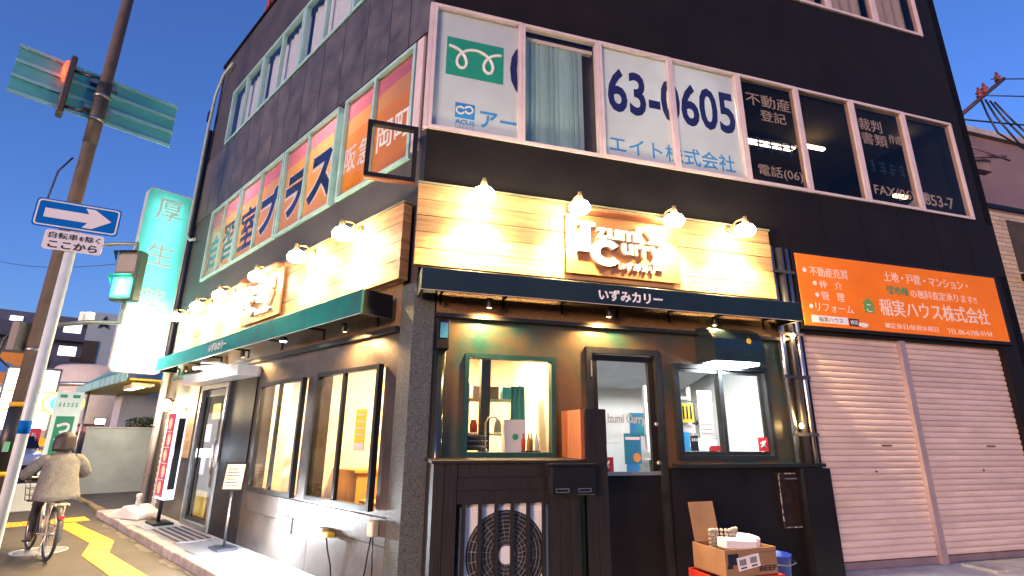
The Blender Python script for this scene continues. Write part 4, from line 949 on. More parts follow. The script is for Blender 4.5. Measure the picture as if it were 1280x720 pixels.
# far drainpipes of the left facade
t=thing('drain_pipes',FL@Matrix.Translation((-9.0,-.1,AZ)),'two grey drainpipes rising beside the white tile strip','pipe')
for s,r in ((9.0,.055),(9.16,.045)):
    b=MB(); b.tube([(-s,-.09,AZ),(-s,-.09,2.9)],r,12); b.obj('pipe',mat('grey pipe',(.20,.20,.21),.4,vary=.2),t,FL)
for z in (.6,1.6,2.5):
    b=MB(); b.box(-9.24,-8.92,-.155,-.145,z-.015,z+.015); b.obj('clamp',M_steel,t,FL)
t=thing('roof_downpipe',FL@Matrix.Translation((-9.3,-.1,5.8)),'thin pale pipe curving down the far edge of the left facade','pipe')
b=MB(); b.tube([(-8.5,-.06,10.6),(-8.95,-.12,10.45),(-9.2,-.16,9.9),(-9.3,-.16,9.0),(-9.3,-.16,6.3),(-9.26,-.16,6.0),(-9.05,-.14,5.85),(-8.75,-.12,5.8)],.035,10); b.obj('pipe',mat('pale teal pipe',(.30,.42,.42),.4),t,FL)
b=MB(); b.tube([(-9.42,-.08,3.0),(-9.42,-.08,9.0)],.06,12); b.obj('dark_pipe',mat('navy pipe',(.02,.025,.06),.4),t,FL)
b=MB(); b.box(-9.47,-9.3,-.2,-.12,9.25,9.5); b.obj('junction_box',M_black,t,FL)

# ================================================================== RIGHT SHOP FRONT OBJECTS
# timber screen with slatted opening, aircon behind
t=thing('timber_screen',FR@Matrix.Translation((.2,-.5,AZ)),'low dark timber screen with a slatted opening in front of the air conditioner','screen')
xs=[.22,.33,.46]
for a,c in ((.20,.30),(.302,.42)): 
    b=MB(); b.box(a,c-.003,-.53,-.50,AZ,1.20); b.obj('plank',M_wooddk,t,FR)
for a in [1.30+.105*k for k in range(3)]:
    b=MB(); b.box(a,a+.102,-.53,-.50,AZ,1.20); b.obj('plank',M_wooddk,t,FR)
for k in range(3):
    b=MB(); b.box(.423,1.297,-.53,-.50,.86+.113*k,.97+.113*k); b.obj('plank',M_wooddk,t,FR)
for k in range(6):
    x=.47+.152*k; b=MB(); b.box(x,x+.034,-.525,-.50,AZ,.858); b.obj('slat',M_wooddk,t,FR)
b=MB(); b.box(.18,1.66,-.56,-.03,1.202,1.235); b.obj('top_board',M_wooddk,t,FR,bevel=.004)
b=MB(); b.box(.2,.23,-.498,-.05,AZ,1.2); b.obj('side_board',M_wooddk,t,FR)
t=thing('timber_post_screen',FR@Matrix.Translation((1.66,-.4,AZ)),'taller dark timber box panel beside the glazed door','screen')
b=MB(); b.box(1.62,1.66,-.56,-.06,1.24,1.71); b.obj('side_board',M_woodend,t,FR)  # reddish timber here imitates the orange light on this side
for k in range(2):
    b=MB(); b.box(1.662+.112*k,1.771+.112*k,-.585,-.555,AZ,1.715); b.obj('plank',M_wooddk,t,FR)
b=MB(); b.box(1.66,1.885,-.553,-.06,1.69,1.71); b.obj('cap',M_wooddk,t,FR)
b=MB(); b.box(1.862,1.885,-.553,-.06,AZ,1.689); b.obj('side_board',M_wooddk,t,FR)
# outdoor unit
t=thing('air_conditioner',FR@Matrix.Translation((.9,-.3,AZ)),'pale outdoor air conditioner unit with round fan grille behind the slats','air conditioner')
Mx=FR
b=MB(); b.box(.47,1.33,-.47,-.14,.02,.845); b.obj('casing',M_acw,t,FR,bevel=.025)
pieces('foot',M_plast,t,FR,[(.50,.56,-.44,-.2,AZ,.02),(1.24,1.30,-.44,-.2,AZ,.02)])
cx,cz,rr=.90,.42,.375
FM=Matrix.Translation((cx,-.4705,cz))@Matrix.Rotation(R_(90),4,'X')
b=MB(); b.lathe([(rr,0),(rr,.004)],FM,40); b.obj('fan_recess',M_ink,t,FR)
b=MB()
for k in range(9):
    r0=.085+.034*k; b.tube([(cx+r0*math.cos(2*math.pi*j/36),-.478,cz+r0*math.sin(2*math.pi*j/36)) for j in range(37)],.0035,4,cap=False)
for k in range(24):
    a=2*math.pi*k/24; b.tube([(cx+.06*math.cos(a),-.48,cz+.06*math.sin(a)),(cx+.37*math.cos(a+.15),-.48,cz+.37*math.sin(a+.15))],.003,4)
b.obj('grille',mat('grey grille',(.20,.21,.20),.5),t,FR)
b=MB(); b.lathe([(.078,.0),(.075,.012)],Matrix.Translation((cx,-.478,cz))@Matrix.Rotation(R_(90),4,'X'),24); b.obj('hub',M_acw,t,FR)
b=MB()
for k in range(3):
    a=2*math.pi*k/3
    b.add([(cx+.06*math.cos(a),-.4752,cz+.06*math.sin(a)),(cx+.34*math.cos(a-.2),-.4752,cz+.34*math.sin(a-.2)),(cx+.34*math.cos(a+.7),-.4752,cz+.34*math.sin(a+.7))],[(0,1,2)])
b.obj('fan_blade',M_plast,t,FR,fix=False)
for x in (.56,1.12):
    b=MB(); bars(b,x,x+.12,.78,.825,-.478,-.47,.012); b.obj('label_frame',M_whitep,t,FR)
# letter box
t=thing('letter_box',FR@Matrix.Translation((1.5,-.58,.93)),'glossy black letter box fixed to the timber screen','letter box')
b=MB(); b.box(1.26,1.70,-.70,-.59,.93,1.185); b.obj('box',mat('gloss black',(.012,.013,.016),.18,vary=.1),t,FR,bevel=.008)
b=MB(); b.box(1.24,1.72,-.72,-.585,1.187,1.205); b.obj('lid',mat('gloss black',(.012,.013,.016),.18),t,FR)
b=MB()
for x in (1.30,1.52): bars(b,x,x+.13,.955,.99,-.704,-.7005,.006)
b.obj('slot_frame',M_steel,t,FR)
# red crate, cardboard box, blue bin
t=thing('red_crate',FR@Matrix.Translation((3.1,-.75,AZ)),'red plastic crate under the open cardboard box','crate')
x0,x1,y0,y1=2.72,3.44,-.98,-.55; zb,zt=AZ,.235
pieces('long_side',M_red,t,FR,[(x0,x1,y0,y0+.015,zb,zt),(x0,x1,y1-.015,y1,zb,zt)])
pieces('short_side',M_red,t,FR,[(x0,x0+.015,y0+.015,y1-.015,zb,zt),(x1-.015,x1,y0+.015,y1-.015,zb,zt)])
b=MB(); b.box(x0+.015,x1-.015,y0+.015,y1-.015,zb,zb+.015); b.obj('base',M_red,t,FR)
b=MB()
for k in range(4): b.box(x0+.05+.16*k,x0+.17+.16*k,y0-.006,y0-.0005,zb+.05,zt-.08)
b.box(x0-.01,x1+.01,y0-.014,y0-.001,zt-.03,zt); b.obj('rib',M_red,t,FR)
BX=FR@T3(3.08,-.78,.245,R_(4))
t=thing('cardboard_box',BX,'open cardboard box with a raised flap and dark print on the red crate','box')
W,D,HH=.30,.22,.225
pieces('panel',M_card,t,BX,[(-W,W,-D,-D+.006,0,HH),(-W,W,D-.006,D,0,HH),(-W,W,-D+.006,D-.006,0,.006)])
b=MB(); b.box(-W,-W+.006,-D+.006,D-.006,0,HH); b.obj('end_panel',M_card,t,BX)
b=MB(); b.box(W-.006,W,-D+.006,D-.006,0,HH); b.obj('end_panel',M_card,t,BX)
b=MB(); b.box(-W,-.0,-.003,.003,0,.36,Matrix.Translation((0.02,D-.02,HH))@Matrix.Rotation(R_(-10),4,'X')); b.obj('flap',M_card,t,BX)
b=MB(); b.box(-W+.01,W-.01,-.003,.003,0,.2,Matrix.Translation((0,-D-.004,HH))@Matrix.Rotation(R_(172),4,'X')); 
text('lettering','BEEF',M_ink,t,BX,.08,.29,.03,.075,-D-.0005,.002,.03)
b=MB(); b.box(-.27,-.15,-D-.003,-D-.0006,.10,.19); b.box(-.28,-.22,-D-.003,-D-.0006,.07,.10); b.obj('print_mark',M_ink,t,BX)
b=MB(); b.box(.05,.28,-D-.003,-D-.0006,.185,.192); b.obj('print_line',mat('brown print',(.16,.08,.04),.8),t,BX)
Ms=BX@Matrix.Translation((-.04,-D-.004,.115))@Matrix.Rotation(R_(-7),4,'Y')
b=MB(); b.box(-.13,.13,-.002,0,-.055,.055); b.obj('white_label',M_paper,t,Ms)
b=MB()
for cxx in (-.065,.06):
    for k in range(9): b.box(cxx-.04+.009*k,cxx-.04+.009*k+(.004 if k%3 else .006),-.0035,-.0021,-.015,.035)
    b.box(cxx-.035,cxx+.035,-.0035,-.0021,-.042,-.03)
b.obj('bar_print',M_ink,t,Ms)
t=thing('bubble_wrap',BX@Matrix.Translation((-.1,.05,.2)),'crumpled clear bubble wrap in the open cardboard box','bubble wrap')
b=MB()
for i in range(11):
    for j in range(5):
        b.lathe([(.02,0),(.017,.012),(.006,.018)],BX.inverted()@BX@Matrix.Translation((-.28+.034*i,-.02+.03*math.sin(i*.8),.22+.034*j))@Matrix.Rotation(R_(80),4,'X'),7)
b.obj('bubbles',mat('bubble film',(.30,.26,.23),.2,vary=.3),t,BX)
t=thing('white_parcel',BX@Matrix.Translation((0,-.05,.2)),'white wrapped parcels lying in the open cardboard box','parcel')
b=MB(); b.box(-.26,.12,-.17,-.05,.2,.29,Matrix.Rotation(R_(5),4,'Y')); b.obj('wrapping',M_paper,t,BX,bevel=.015)
b=MB(); b.box(.0,.22,-.08,.12,.2,.32,Matrix.Rotation(R_(-14),4,'Z')@Matrix.Rotation(R_(6),4,'Y')); b.obj('wrapping',mat('pinkish paper',(.62,.52,.56),.6,vary=.1),t,BX,bevel=.02)
t=thing('blue_bin',FR@Matrix.Translation((3.85,-.42,AZ)),'small blue plastic bin on the floor right of the red crate','bin')
b=MB(); b.lathe([(.13,0),(.155,.33),(.165,.335),(.165,.355),(.14,.355),(.12,.05)],Matrix.Translation((3.86,-.42,AZ)),20); b.obj('tub',M_bluep,t,FR)
b=MB(); b.tube([(3.70,-.42,.25),(3.72,-.56,.21),(3.86,-.60,.2),(4.0,-.56,.21),(4.02,-.42,.25)],.006,6); b.obj('handle',M_steel,t,FR)

# orange estate-agent sign
t=thing('orange_sign',FR@Matrix.Translation((5.1,-.02,2.9)),'long orange property agent sign above the roller shutters','sign')
b=MB(); b.box(5.09,8.96,-.075,-.014,2.895,3.912); b.obj('panel',M_orange,t,FR,bevel=.004)
b=MB(); bars(b,5.04,9.02,2.85,3.955,-.07,-.0125,.042); b.obj('frame',M_black,t,FR)
Y=-.0755
def ot(body,x0,x1,z0,z1,m=None,bold=.0): text('lettering',body,m or mat('cream print',(.86,.70,.58),.5,vary=0),t,FR,x0,x1,z0,z1,Y,.003,bold)
ot('不動産売買',5.30,5.97,3.60,3.74); ot('仲',5.44,5.56,3.44,3.55); ot('介',5.70,5.83,3.44,3.55); ot('管',5.44,5.57,3.27,3.39); ot('理',5.71,5.84,3.27,3.39); ot('リフォーム',5.31,5.96,3.105,3.22)
for x,z in ((5.215,3.675),(5.36,3.50),(5.37,3.335),(5.235,3.165)):
    b=MB(); b.lathe([(.032,0),(.032,.003)],Matrix.Translation((x,Y,z))@Matrix.Rotation(R_(90),4,'X'),14); b.obj('bullet',M_whitep,t,FR)
b=MB(); b.box(5.22,5.83,Y-.003,Y,2.945,3.045); b.obj('search_box',M_whitep,t,FR)
text('lettering','稲実ハウス',M_ink,t,FR,5.33,5.74,2.96,3.03,Y-.0035,.001)
b=MB(); b.box(5.85,6.02,Y-.003,Y,2.935,3.04); b.obj('search_button',M_ink,t,FR)
text('lettering','検索',M_whitep,t,FR,5.87,6.0,2.955,3.02,Y-.0035,.001)
b=MB(); b.prism([(6.0,2.95),(6.1,2.925),(6.17,2.94),(6.18,2.98),(6.10,2.995),(6.02,2.99)],Y-.006,Y-.0035); b.obj('pointing_hand',M_whitep,t,FR)
b=MB(); b.prism([(6.16,3.15),(6.34,3.15),(6.34,3.27),(6.365,3.27),(6.25,3.37),(6.135,3.27),(6.16,3.27)],Y-.003,Y); b.obj('house_emblem',mat('leaf green print',(.16,.33,.07),.5,vary=.1),t,FR)
text('lettering','こ',M_whitep,t,FR,6.21,6.30,3.16,3.27,Y-.0035,.001)
ot('土地・戸建・マンション・',6.64,8.32,3.645,3.80,None,.015); ot('の無料査定承ります!!',7.10,8.44,3.44,3.57)
text('lettering','借地権',mat('outlined green print',(.04,.28,.12),.5,vary=0),t,FR,6.64,7.06,3.455,3.59,Y,.003,.03)
ot('稲実ハウス株式会社',6.46,8.62,3.13,3.38,None,.03); ot('■定休日/毎週水曜日',6.50,7.50,2.95,3.03); ot('TEL.06-6398-9194',7.68,8.60,2.945,3.02)

# ================================================================== STREET FURNITURE, LEFT
PX,PY=-7.87,8.5
Mp=Matrix.Translation((PX,PY,RZ))
t=thing('utility_pole',Mp,'tall brown utility pole carrying the green sign and signals','pole')
b=MB(); b.tube([(0,0,-.1),(0,0,6.2),(-.0,0,14)],[.135,.105,.075],18); b.obj('shaft',M_polec,t,Mp)
b=MB(); b.tube([(0,0,6.9),(0,0,8.2)],.112,16); b.obj('sleeve',mat('dark sleeve',(.06,.055,.05),.6),t,Mp)
for z in (3.05,7.4,7.9):
    b=MB(); b.tube([(0,0,z-.03),(0,0,z+.03)],.128,18); b.obj('clamp_band',M_steel,t,Mp)
for z in (1.12,2.17):
    b=MB(); b.tube([(0,0,z-.035),(0,0,z+.035)],.142,18); b.obj('yellow_band',mat('yellow band',(.75,.42,.02),.5),t,Mp)
b=MB(); b.tube([(.0,0,1.16),(0,0,2.13)],.1375,18); b.obj('black_wrap',M_plast,t,Mp)
b=MB(); b.box(.04,.12,-.155,-.13,1.45,1.6); b.obj('green_tag',M_green,t,Mp)
b=MB(); b.tube([(-.05,-.2,6.5),(-.2,-.25,6.2),(-.26,-.25,5.6),(-.42,-.25,5.35),(-.33,-.22,5.22),(-.17,-.15,5.3)],.016,8); b.obj('loose_cable',mat('blue cable',(.02,.03,.10),.4),t,Mp)
b=MB(); b.tube([(-.15,-.15,3.5),(-.36,-.2,3.2),(-.38,-.2,2.9),(-.2,-.16,2.75)],.02,8); b.obj('loose_cable',M_plast,t,Mp)
b=MB(); b.box(-.3,-.14,-.22,.05,3.0,3.5); b.obj('junction_box',mat('grey box',(.12,.12,.11),.5),t,Mp,bevel=.02)
# green guide sign seen from behind
Sg=Matrix.Translation((PX,PY,7.66))@Matrix.Rotation(R_(46.8),4,'Z')
t=thing('guide_sign',Sg,'back of a ribbed teal road guide sign high on the utility pole','sign')
W=1.24
b=MB(); b.box(-W,W,.24,.255,-.48,.48); b.obj('panel',M_signteal,t,Sg)
for z in (-.46,-.15,.16,.46):
    b=MB(); b.box(-W-.01,W+.01,.20,.2395,z-.03,z+.03); b.obj('rib',mat('teal rail',(.30,.62,.60),.35,metal=.3,vary=.15),t,Sg)
for z in (-.28,.28):
    b=MB(); b.box(-.22,.22,.11,.2,z-.04,z+.04); b.obj('bracket',M_steel,t,Sg)
# red pedestrian signal seen from the side
Sp=Matrix.Translation((PX-.42,PY-.30,7.62))@Matrix.Rotation(R_(-46),4,'Z')
t=thing('red_signal',Sp,'narrow pedestrian signal glowing red beside the teal guide sign','traffic signal')
b=MB(); b.box(-.15,.15,-.06,.04,-.62,.58); b.obj('housing',mat('dark signal housing',(.06,.05,.05),.5,vary=.2),t,Sp,bevel=.02)
b=MB(); b.lathe([(.13,.0),(.12,.04),(.06,.07),(.001,.075)],Matrix.Translation((0,-.06,.28))@Matrix.Scale(1.75,4,(0,0,1))@Matrix.Rotation(R_(90),4,'X'),20,cap=False); b.obj('red_lens',emitmat('red glow',(1,.035,.012),3),t,Sp)
b=MB(); b.lathe([(.13,.0),(.12,.012),(.001,.02)],Matrix.Translation((0,-.06,-.3))@Matrix.Rotation(R_(90),4,'X'),20,cap=False); b.obj('dark_lens',M_plast,t,Sp)
for za,zb_ in ((.35,.10),(-.42,-.62)):
    b=MB(); b.tube([(.0,.05,za),(.47,.31,zb_)],.03,8); b.obj('arm',M_plast,t,Sp)
# green pedestrian signal on its arm
Sq=Matrix.Translation((-6.62,8.45,4.03))@Matrix.Rotation(R_(-4),4,'Z')@Matrix.Scale(1.12,4)
t=thing('green_signal',Sq,'pedestrian signal glowing green on an arm from the utility pole','traffic signal')
b=MB(); b.box(-.19,.19,-.02,.16,-.40,.40); b.obj('housing',mat('green grey housing',(.03,.07,.06),.45,vary=.2),t,Sq,bevel=.025)
for z in (.19,-.19):
    b=MB(); b.add([(-.185,-.02,z+.185),(.185,-.02,z+.185),(.185,-.02,z+.02),(-.185,-.02,z+.02),(-.185,-.11,z+.18),(.185,-.11,z+.18)],[(0,1,5,4),(0,4,3),(1,2,5)]); b.obj('visor',mat('green grey housing',(.03,.07,.06),.45),t,Sq,fix=False)
b=MB(); b.box(-.15,.15,-.03,-.021,.05,.33); b.obj('dark_lens',mat('grey lens',(.20,.20,.17),.4),t,Sq)
b=MB(); b.box(-.15,.15,-.03,-.021,-.34,-.05); b.obj('green_lens',emitmat('green glow',(.01,.9,.55),6),t,Sq)
b=MB(); b.lathe([(.032,0),(.032,.004)],Matrix.Translation((0.0,-.031,-.105))@Matrix.Rotation(R_(90),4,'X'),12); b.prism([(-.06,-.30),(-.02,-.30),(.0,-.22),(.03,-.30),(.07,-.29),(.03,-.14),(-.04,-.14)],-.036,-.031); b.obj('walking_figure',emitmat('green white glow',(.75,1,.94),16),t,Sq)
iq=lambda v: Sq.inverted()@Vector(v)
arm_m=mat('green grey pipe',(.22,.30,.26),.4,metal=.3)
b=MB(); b.tube([iq((PX+.1,PY,3.15)),iq((-7.1,8.5,3.22)),(0.0,.10,-.72),(0,.10,-.41)],.035,10); b.obj('arm',arm_m,t,Sq)
b=MB(); b.tube([iq((PX+.1,PY,4.55)),iq((-6.9,8.5,4.62)),(0,.10,.55),(0,.10,.40)],.03,10); b.obj('arm',mat('green grey pipe',(.22,.30,.26),.4,metal=.3),t,Sq)
pieces('clip',M_whitep,t,Sq,[(-.62,-.56,.03,.13,-.72,-.56),(-.52,-.46,.03,.13,-.72,-.56)])
light('lamp_light','AREA',Sq@(Matrix.Translation((0,-.06,-.19))@Matrix.Rotation(R_(90),4,'X')),9,(.10,1,.72),t,.25)
# one-way sign post
QX,QY=-3.81,4.2
Mq=Matrix.Translation((QX,QY,SZ))
t=thing('one_way_sign',Mq,'white post with a blue one-way arrow sign and small white plate','sign')
b=MB(); b.tube([(0,0,-.1),(0,0,3.42)],.038,14); b.lathe([(.04,3.42),(.03,3.44),(.001,3.45)],n=14,cap=False); b.obj('post',M_polew,t,Mq)
b=MB(); b.tube([(0,0,1.62),(0,0,1.72)],.0395,14); b.obj('blue_band',M_signblue,t,Mq)
Ma=Matrix.Translation((QX,QY,3.245))@Matrix.Rotation(R_(28.5),4,'Z')@Matrix.Scale(.745,4)@Matrix.Translation((.05,0,-.015))
def rrect(x0,x1,z0,z1,r,n=6):
    out=[]
    for cx,cz,a in ((x1-r,z0+r,-90),(x1-r,z1-r,0),(x0+r,z1-r,90),(x0+r,z0+r,180)):
        for k in range(n+1): th=R_(a+90*k/n); out.append((cx+r*math.cos(th),cz+r*math.sin(th)))
    return out
b=MB(); b.prism(rrect(-.44,.35,-.155,.185,.04),-.062,-.048); b.obj('plate',M_signblue,t,Ma)
ring=rrect(-.425,.335,-.14,.17,.035); ring2=rrect(-.41,.32,-.125,.155,.03)
b=MB(); n=len(ring); b.add([(x,-.0635,z) for x,z in ring]+[(x,-.0635,z) for x,z in ring2],[(i,(i+1)%n,n+(i+1)%n,n+i) for i in range(n)]); b.obj('white_border',M_whitep,t,Ma,fix=False)
b=MB(); b.prism([(-.35,-.04),(.05,-.04),(.01,-.105),(.10,-.105),(.27,.015),(.10,.135),(.01,.135),(.05,.07),(-.35,.07)],-.066,-.0625); b.obj('white_arrow',M_whitep,t,Ma)
b=MB(); b.prism(rrect(-.30,.24,-.41,-.175,.035),-.06,-.048); b.obj('small_plate',M_whitep,t,Ma)
text('lettering','自転車',M_ink,t,Ma,-.26,.0,-.275,-.20,-.061,.002,.03); text('lettering','を',M_ink,t,Ma,.01,.06,-.27,-.215,-.061,.002,.02); text('lettering','除く',M_ink,t,Ma,.07,.21,-.275,-.20,-.061,.002,.03)
text('lettering','ここから',M_ink,t,Ma,-.25,.20,-.39,-.30,-.061,.002,.03)
for z in (0.0,-.28):
    b=MB(); b.box(-.06,.06,-.0475,.045,z-.02,z+.02); b.obj('clamp',M_steel,t,Ma)

# ---------------------------------------------------------------- bicycle
hd=Vector((-.78,.625,0)).normalized()
MBK=frame(hd,Vector((-hd.y,hd.x,0)),Vector((-6.10,7.52,SZ)))
t=thing('bicycle',MBK,'cream city bicycle with rear rack ridden along the footway','bicycle')
M_bf=mat('cream bicycle frame',(.55,.50,.40),.3,vary=.1,coat=.4); M_tyre=mat('tyre rubber',(.02,.02,.022),.8,vary=.2)
rw=.325
for cx in (0,1.06):
    wob=link(bpy.data.objects.new('wheel',None),t,MBK@Matrix.Translation((cx,0,rw)))
    Mw=MBK@Matrix.Translation((cx,0,rw))
    ring=lambda r,n=40:[(r*math.cos(2*math.pi*k/n),0,r*math.sin(2*math.pi*k/n)) for k in range(n+1)]
    b=MB(); b.tube(ring(rw-.02),.02,8,cap=False); b.obj('tyre',M_tyre,wob,Mw)
    b=MB(); b.tube(ring(rw-.048),.011,6,cap=False); b.obj('rim',M_chrome,wob,Mw)
    b=MB()
    for k in range(20):
        a=2*math.pi*k/20; b.tube([(.02*math.cos(a+1),.03*(-1)**k,.02*math.sin(a+1)),((rw-.05)*math.cos(a),0,(rw-.05)*math.sin(a))],.0018,4)
    b.tube([(0,-.05,0),(0,.05,0)],.022,10); b.obj('spokes',M_chrome,wob,Mw)
b=MB()
b.tube([(.86,0,.86),(.60,0,.36),(.44,0,.29)],.022,10); b.tube([(.44,0,.29),(.27,0,.80)],.019,10); b.tube([(.88,0,.74),(.64,0,.50),(.40,0,.44)],.017,10)
for y in (-.06,.06): b.tube([(.44,y*.6,.29),(0,y,rw)],.011,8); b.tube([(.30,y*.4,.68),(0,y,rw)],.009,8)
b.tube([(.90,0,.72),(.86,0,.90)],.022,10)
b.obj('frame',M_bf,t,MBK)
b=MB(); 
for y in (-.055,.055): b.tube([(.92,y*.7,.70),(1.0,y,.50),(1.06,y,rw)],.012,8)
b.tube([(.92,-.04,.70),(.92,.04,.70)],.02,8); b.obj('fork',M_bf,t,MBK)
b=MB(); b.tube([(.27,0,.78),(.245,0,.86)],.014,8); b.obj('seat_post',M_chrome,t,MBK)
b=MB(); b.add([(.10,-.10,.86),(.10,.10,.86),(.22,.08,.87),(.38,.02,.86),(.38,-.02,.86),(.22,-.08,.87),(.12,0,.80),(.35,0,.82),(.1,-.07,.90),(.1,.07,.90),(.22,.05,.895),(.37,.0,.88),(.22,-.05,.895)],[(8,9,10,12),(12,10,11),(0,8,12,5),(5,12,11,4),(1,2,10,9),(2,3,11,10),(0,1,9,8),(0,5,4,7,6),(1,6,7,3,2),(0,6,1),(3,7,4),(3,4,11)]); b.obj('saddle',M_plast,t,MBK)
b=MB(); b.tube([(.86,0,.90),(.84,0,1.0)],.013,8); b.tube([(.64,-.28,1.0),(.78,-.26,1.01),(.86,-.12,1.0),(.85,0,.99),(.86,.12,1.0),(.78,.26,1.01),(.64,.28,1.0)],.012,8); b.obj('handlebar',M_chrome,t,MBK)
for y in (-.28,.28):
    b=MB(); b.tube([(.63,y,1.0),(.74,y*.96,1.008)],.017,8); b.obj('grip',M_plast,t,MBK)
    b=MB(); b.tube([(.76,y*.95,.985),(.68,y*.97,.96)],.006,6); b.obj('brake_lever',M_chrome,t,MBK)
b=MB(); 
fb=[(1.12,1.32,.16,.60,.88)]
for x in (1.0,1.28):
    for y in (-.16,.16): b.tube([(x,y*(.8),.66),(x+.01*(1 if x>1.1 else -1),y,.92)],.006,5)
for z,sx in ((.66,.8),(.74,.87),(.83,.93),(.92,1)): b.tube([(1.0,-.16*sx,z),(1.28,-.16*sx,z),(1.28,.16*sx,z),(1.0,.16*sx,z),(1.0,-.16*sx,z)],.005,5)
for k in range(5): b.tube([(1.0+.07*k,-.128,.66),(1.0+.07*k,.128,.66)],.004,4)
b.obj('basket',M_plast,t,MBK)
b=MB()
for y in (-.07,.07): b.tube([(.22,y,.70),(-.22,y,.71),(-.24,y,.69)],.009,8); b.tube([(-.05,y,.70),(0,y,rw)],.007,6)
for x in (-.22,-.08,.08): b.tube([(x,-.07,.705),(x,.07,.705)],.007,6)
b.obj('rear_rack',M_bf,t,MBK)
def fender(cx,a0,a1):
    b=MB(); vs=[]; n=14
    for k in range(n+1):
        a=R_(a0+(a1-a0)*k/n); r=rw+.025
        vs+=[(cx+r*math.cos(a),-.035,rw+r*math.sin(a)),(cx+(r+.012)*math.cos(a),0,rw+(r+.012)*math.sin(a)),(cx+r*math.cos(a),.035,rw+r*math.sin(a))]
    fs=[]
    for k in range(n): fs+=[(3*k,3*k+1,3*k+4,3*k+3),(3*k+1,3*k+2,3*k+5,3*k+4)]
    b.add(vs,fs,True); b.obj('mudguard',M_plast,t,MBK,fix=False)
fender(0,35,190); fender(1.06,45,160)
b=MB(); b.lathe([(.03,0),(.028,.02),(.001,.026)],MBK.inverted()@MBK@Matrix.Translation((-.30,0,.56))@Matrix.Rotation(R_(-90),4,'Y'),12,cap=False); b.obj('rear_reflector',mat('red reflector',(.6,.02,.03),.2,vary=0,emit=(.8,.03,.05),es=.25),t,MBK)
b=MB(); b.tube([(.44,-.07,.29),(.44,.07,.29)],.02,8); b.tube([(.44,.07,.29),(.56,.08,.20)],.01,6); b.tube([(.44,-.07,.29),(.32,-.08,.38)],.01,6); b.lathe([(.09,0),(.09,.008)],Matrix.Translation((.44,-.055,.29))@Matrix.Rotation(R_(90),4,'X'),20); b.obj('crank',M_chrome,t,MBK)
for p in ((.56,.13,.20),(.32,-.13,.38)):
    b=MB(); b.box(p[0]-.05,p[0]+.05,p[1]-.045,p[1]+.045,p[2]-.012,p[2]+.012); b.obj('pedal',M_plast,t,MBK)
b=MB(); b.prism([(0,.30),(.42,.25),(.50,.30),(.42,.37),(0,.36)],-.09,-.065); b.obj('chain_case',M_bf,t,MBK)
b=MB(); b.tube([(-.02,.07,.31),(-.12,.14,.03)],.008,6); b.obj('kickstand',M_chrome,t,MBK)

# ---------------------------------------------------------------- rider
t=thing('person',MBK@Matrix.Translation((.3,0,0)),'person in a grey wool jacket and dark trousers riding the bicycle away','person')
M_skin=mat('skin',(.55,.36,.27),.55,vary=.06); M_trous=mat('dark trousers',(.018,.016,.022),.8,vary=.3); M_shoe=mat('brown boots',(.10,.055,.035),.6,vary=.2)
V=[];Ed=[];Ra=[]
def vtx(p,r,par=None):
    V.append(p); Ra.append(r if isinstance(r,tuple) else (r,r)); 
    if par is not None: Ed.append((par,len(V)-1))
    return len(V)-1
pel=vtx((.22,0,.93),(.13,.10)); sp1=vtx((.27,0,1.08),(.12,.09),pel); ch_=vtx((.33,0,1.24),(.13,.09),sp1); nk=vtx((.37,0,1.36),.05,ch_); hd0=vtx((.39,0,1.43),(.07,.075),nk); hd1=vtx((.405,0,1.51),(.082,.092),hd0); hd2=vtx((.40,0,1.575),(.06,.07),hd1)
nose=vtx((.495,0,1.475),.014,hd1)
for sgn,kn,an,toe in ((1,(.56,.11,.62),(.46,.12,.27),(.62,.13,.215)),(-1,(.55,-.12,.74),(.28,-.12,.46),(.42,-.13,.40))):
    h=vtx((.25,.09*sgn,.90),(.085,.085),pel); k_=vtx(kn,.062,h); a_=vtx(an,.040,k_); hl=vtx((an[0]-.03,an[1],an[2]-.04),.036,a_); f_=vtx(toe,.03,hl)
    s_=vtx((.335,.17*sgn,1.27),.055,ch_); e_=vtx((.42,.30*sgn,1.08),.042,s_); w_=vtx((.62,.275*sgn,1.03),.028,e_); p_=vtx((.67,.275*sgn,1.025),(.034,.022),w_)
    for i,fy in enumerate((-.03,-.01,.01,.03)):
        f1=vtx((.715,(.275+0)*sgn+fy*.9,1.03),.010,p_); f2=vtx((.735,.275*sgn+fy,1.0-.004*abs(i-1.5)),.009,f1); vtx((.71,.275*sgn+fy,.982),.008,f2)
    th1=vtx((.675,(.275-.045)*sgn,1.012),.011,p_); vtx((.70,(.275-.04)*sgn,.985),.009,th1)
me=skin(V,Ed,Ra,0,1)
for m in (M_skin,M_trous,M_shoe): me.materials.append(m)
for p in me.polygons:
    c=p.center
    p.material_index = 1 if c.z<.96 and not (c.x>.58 and abs(c.y)>.18) else 0
    if p.material_index==1 and ((c.y>0 and c.z<.31) or (c.y<0 and c.z<.50 and c.x<.45)): p.material_index=2
inst('body',me,t,MBK)
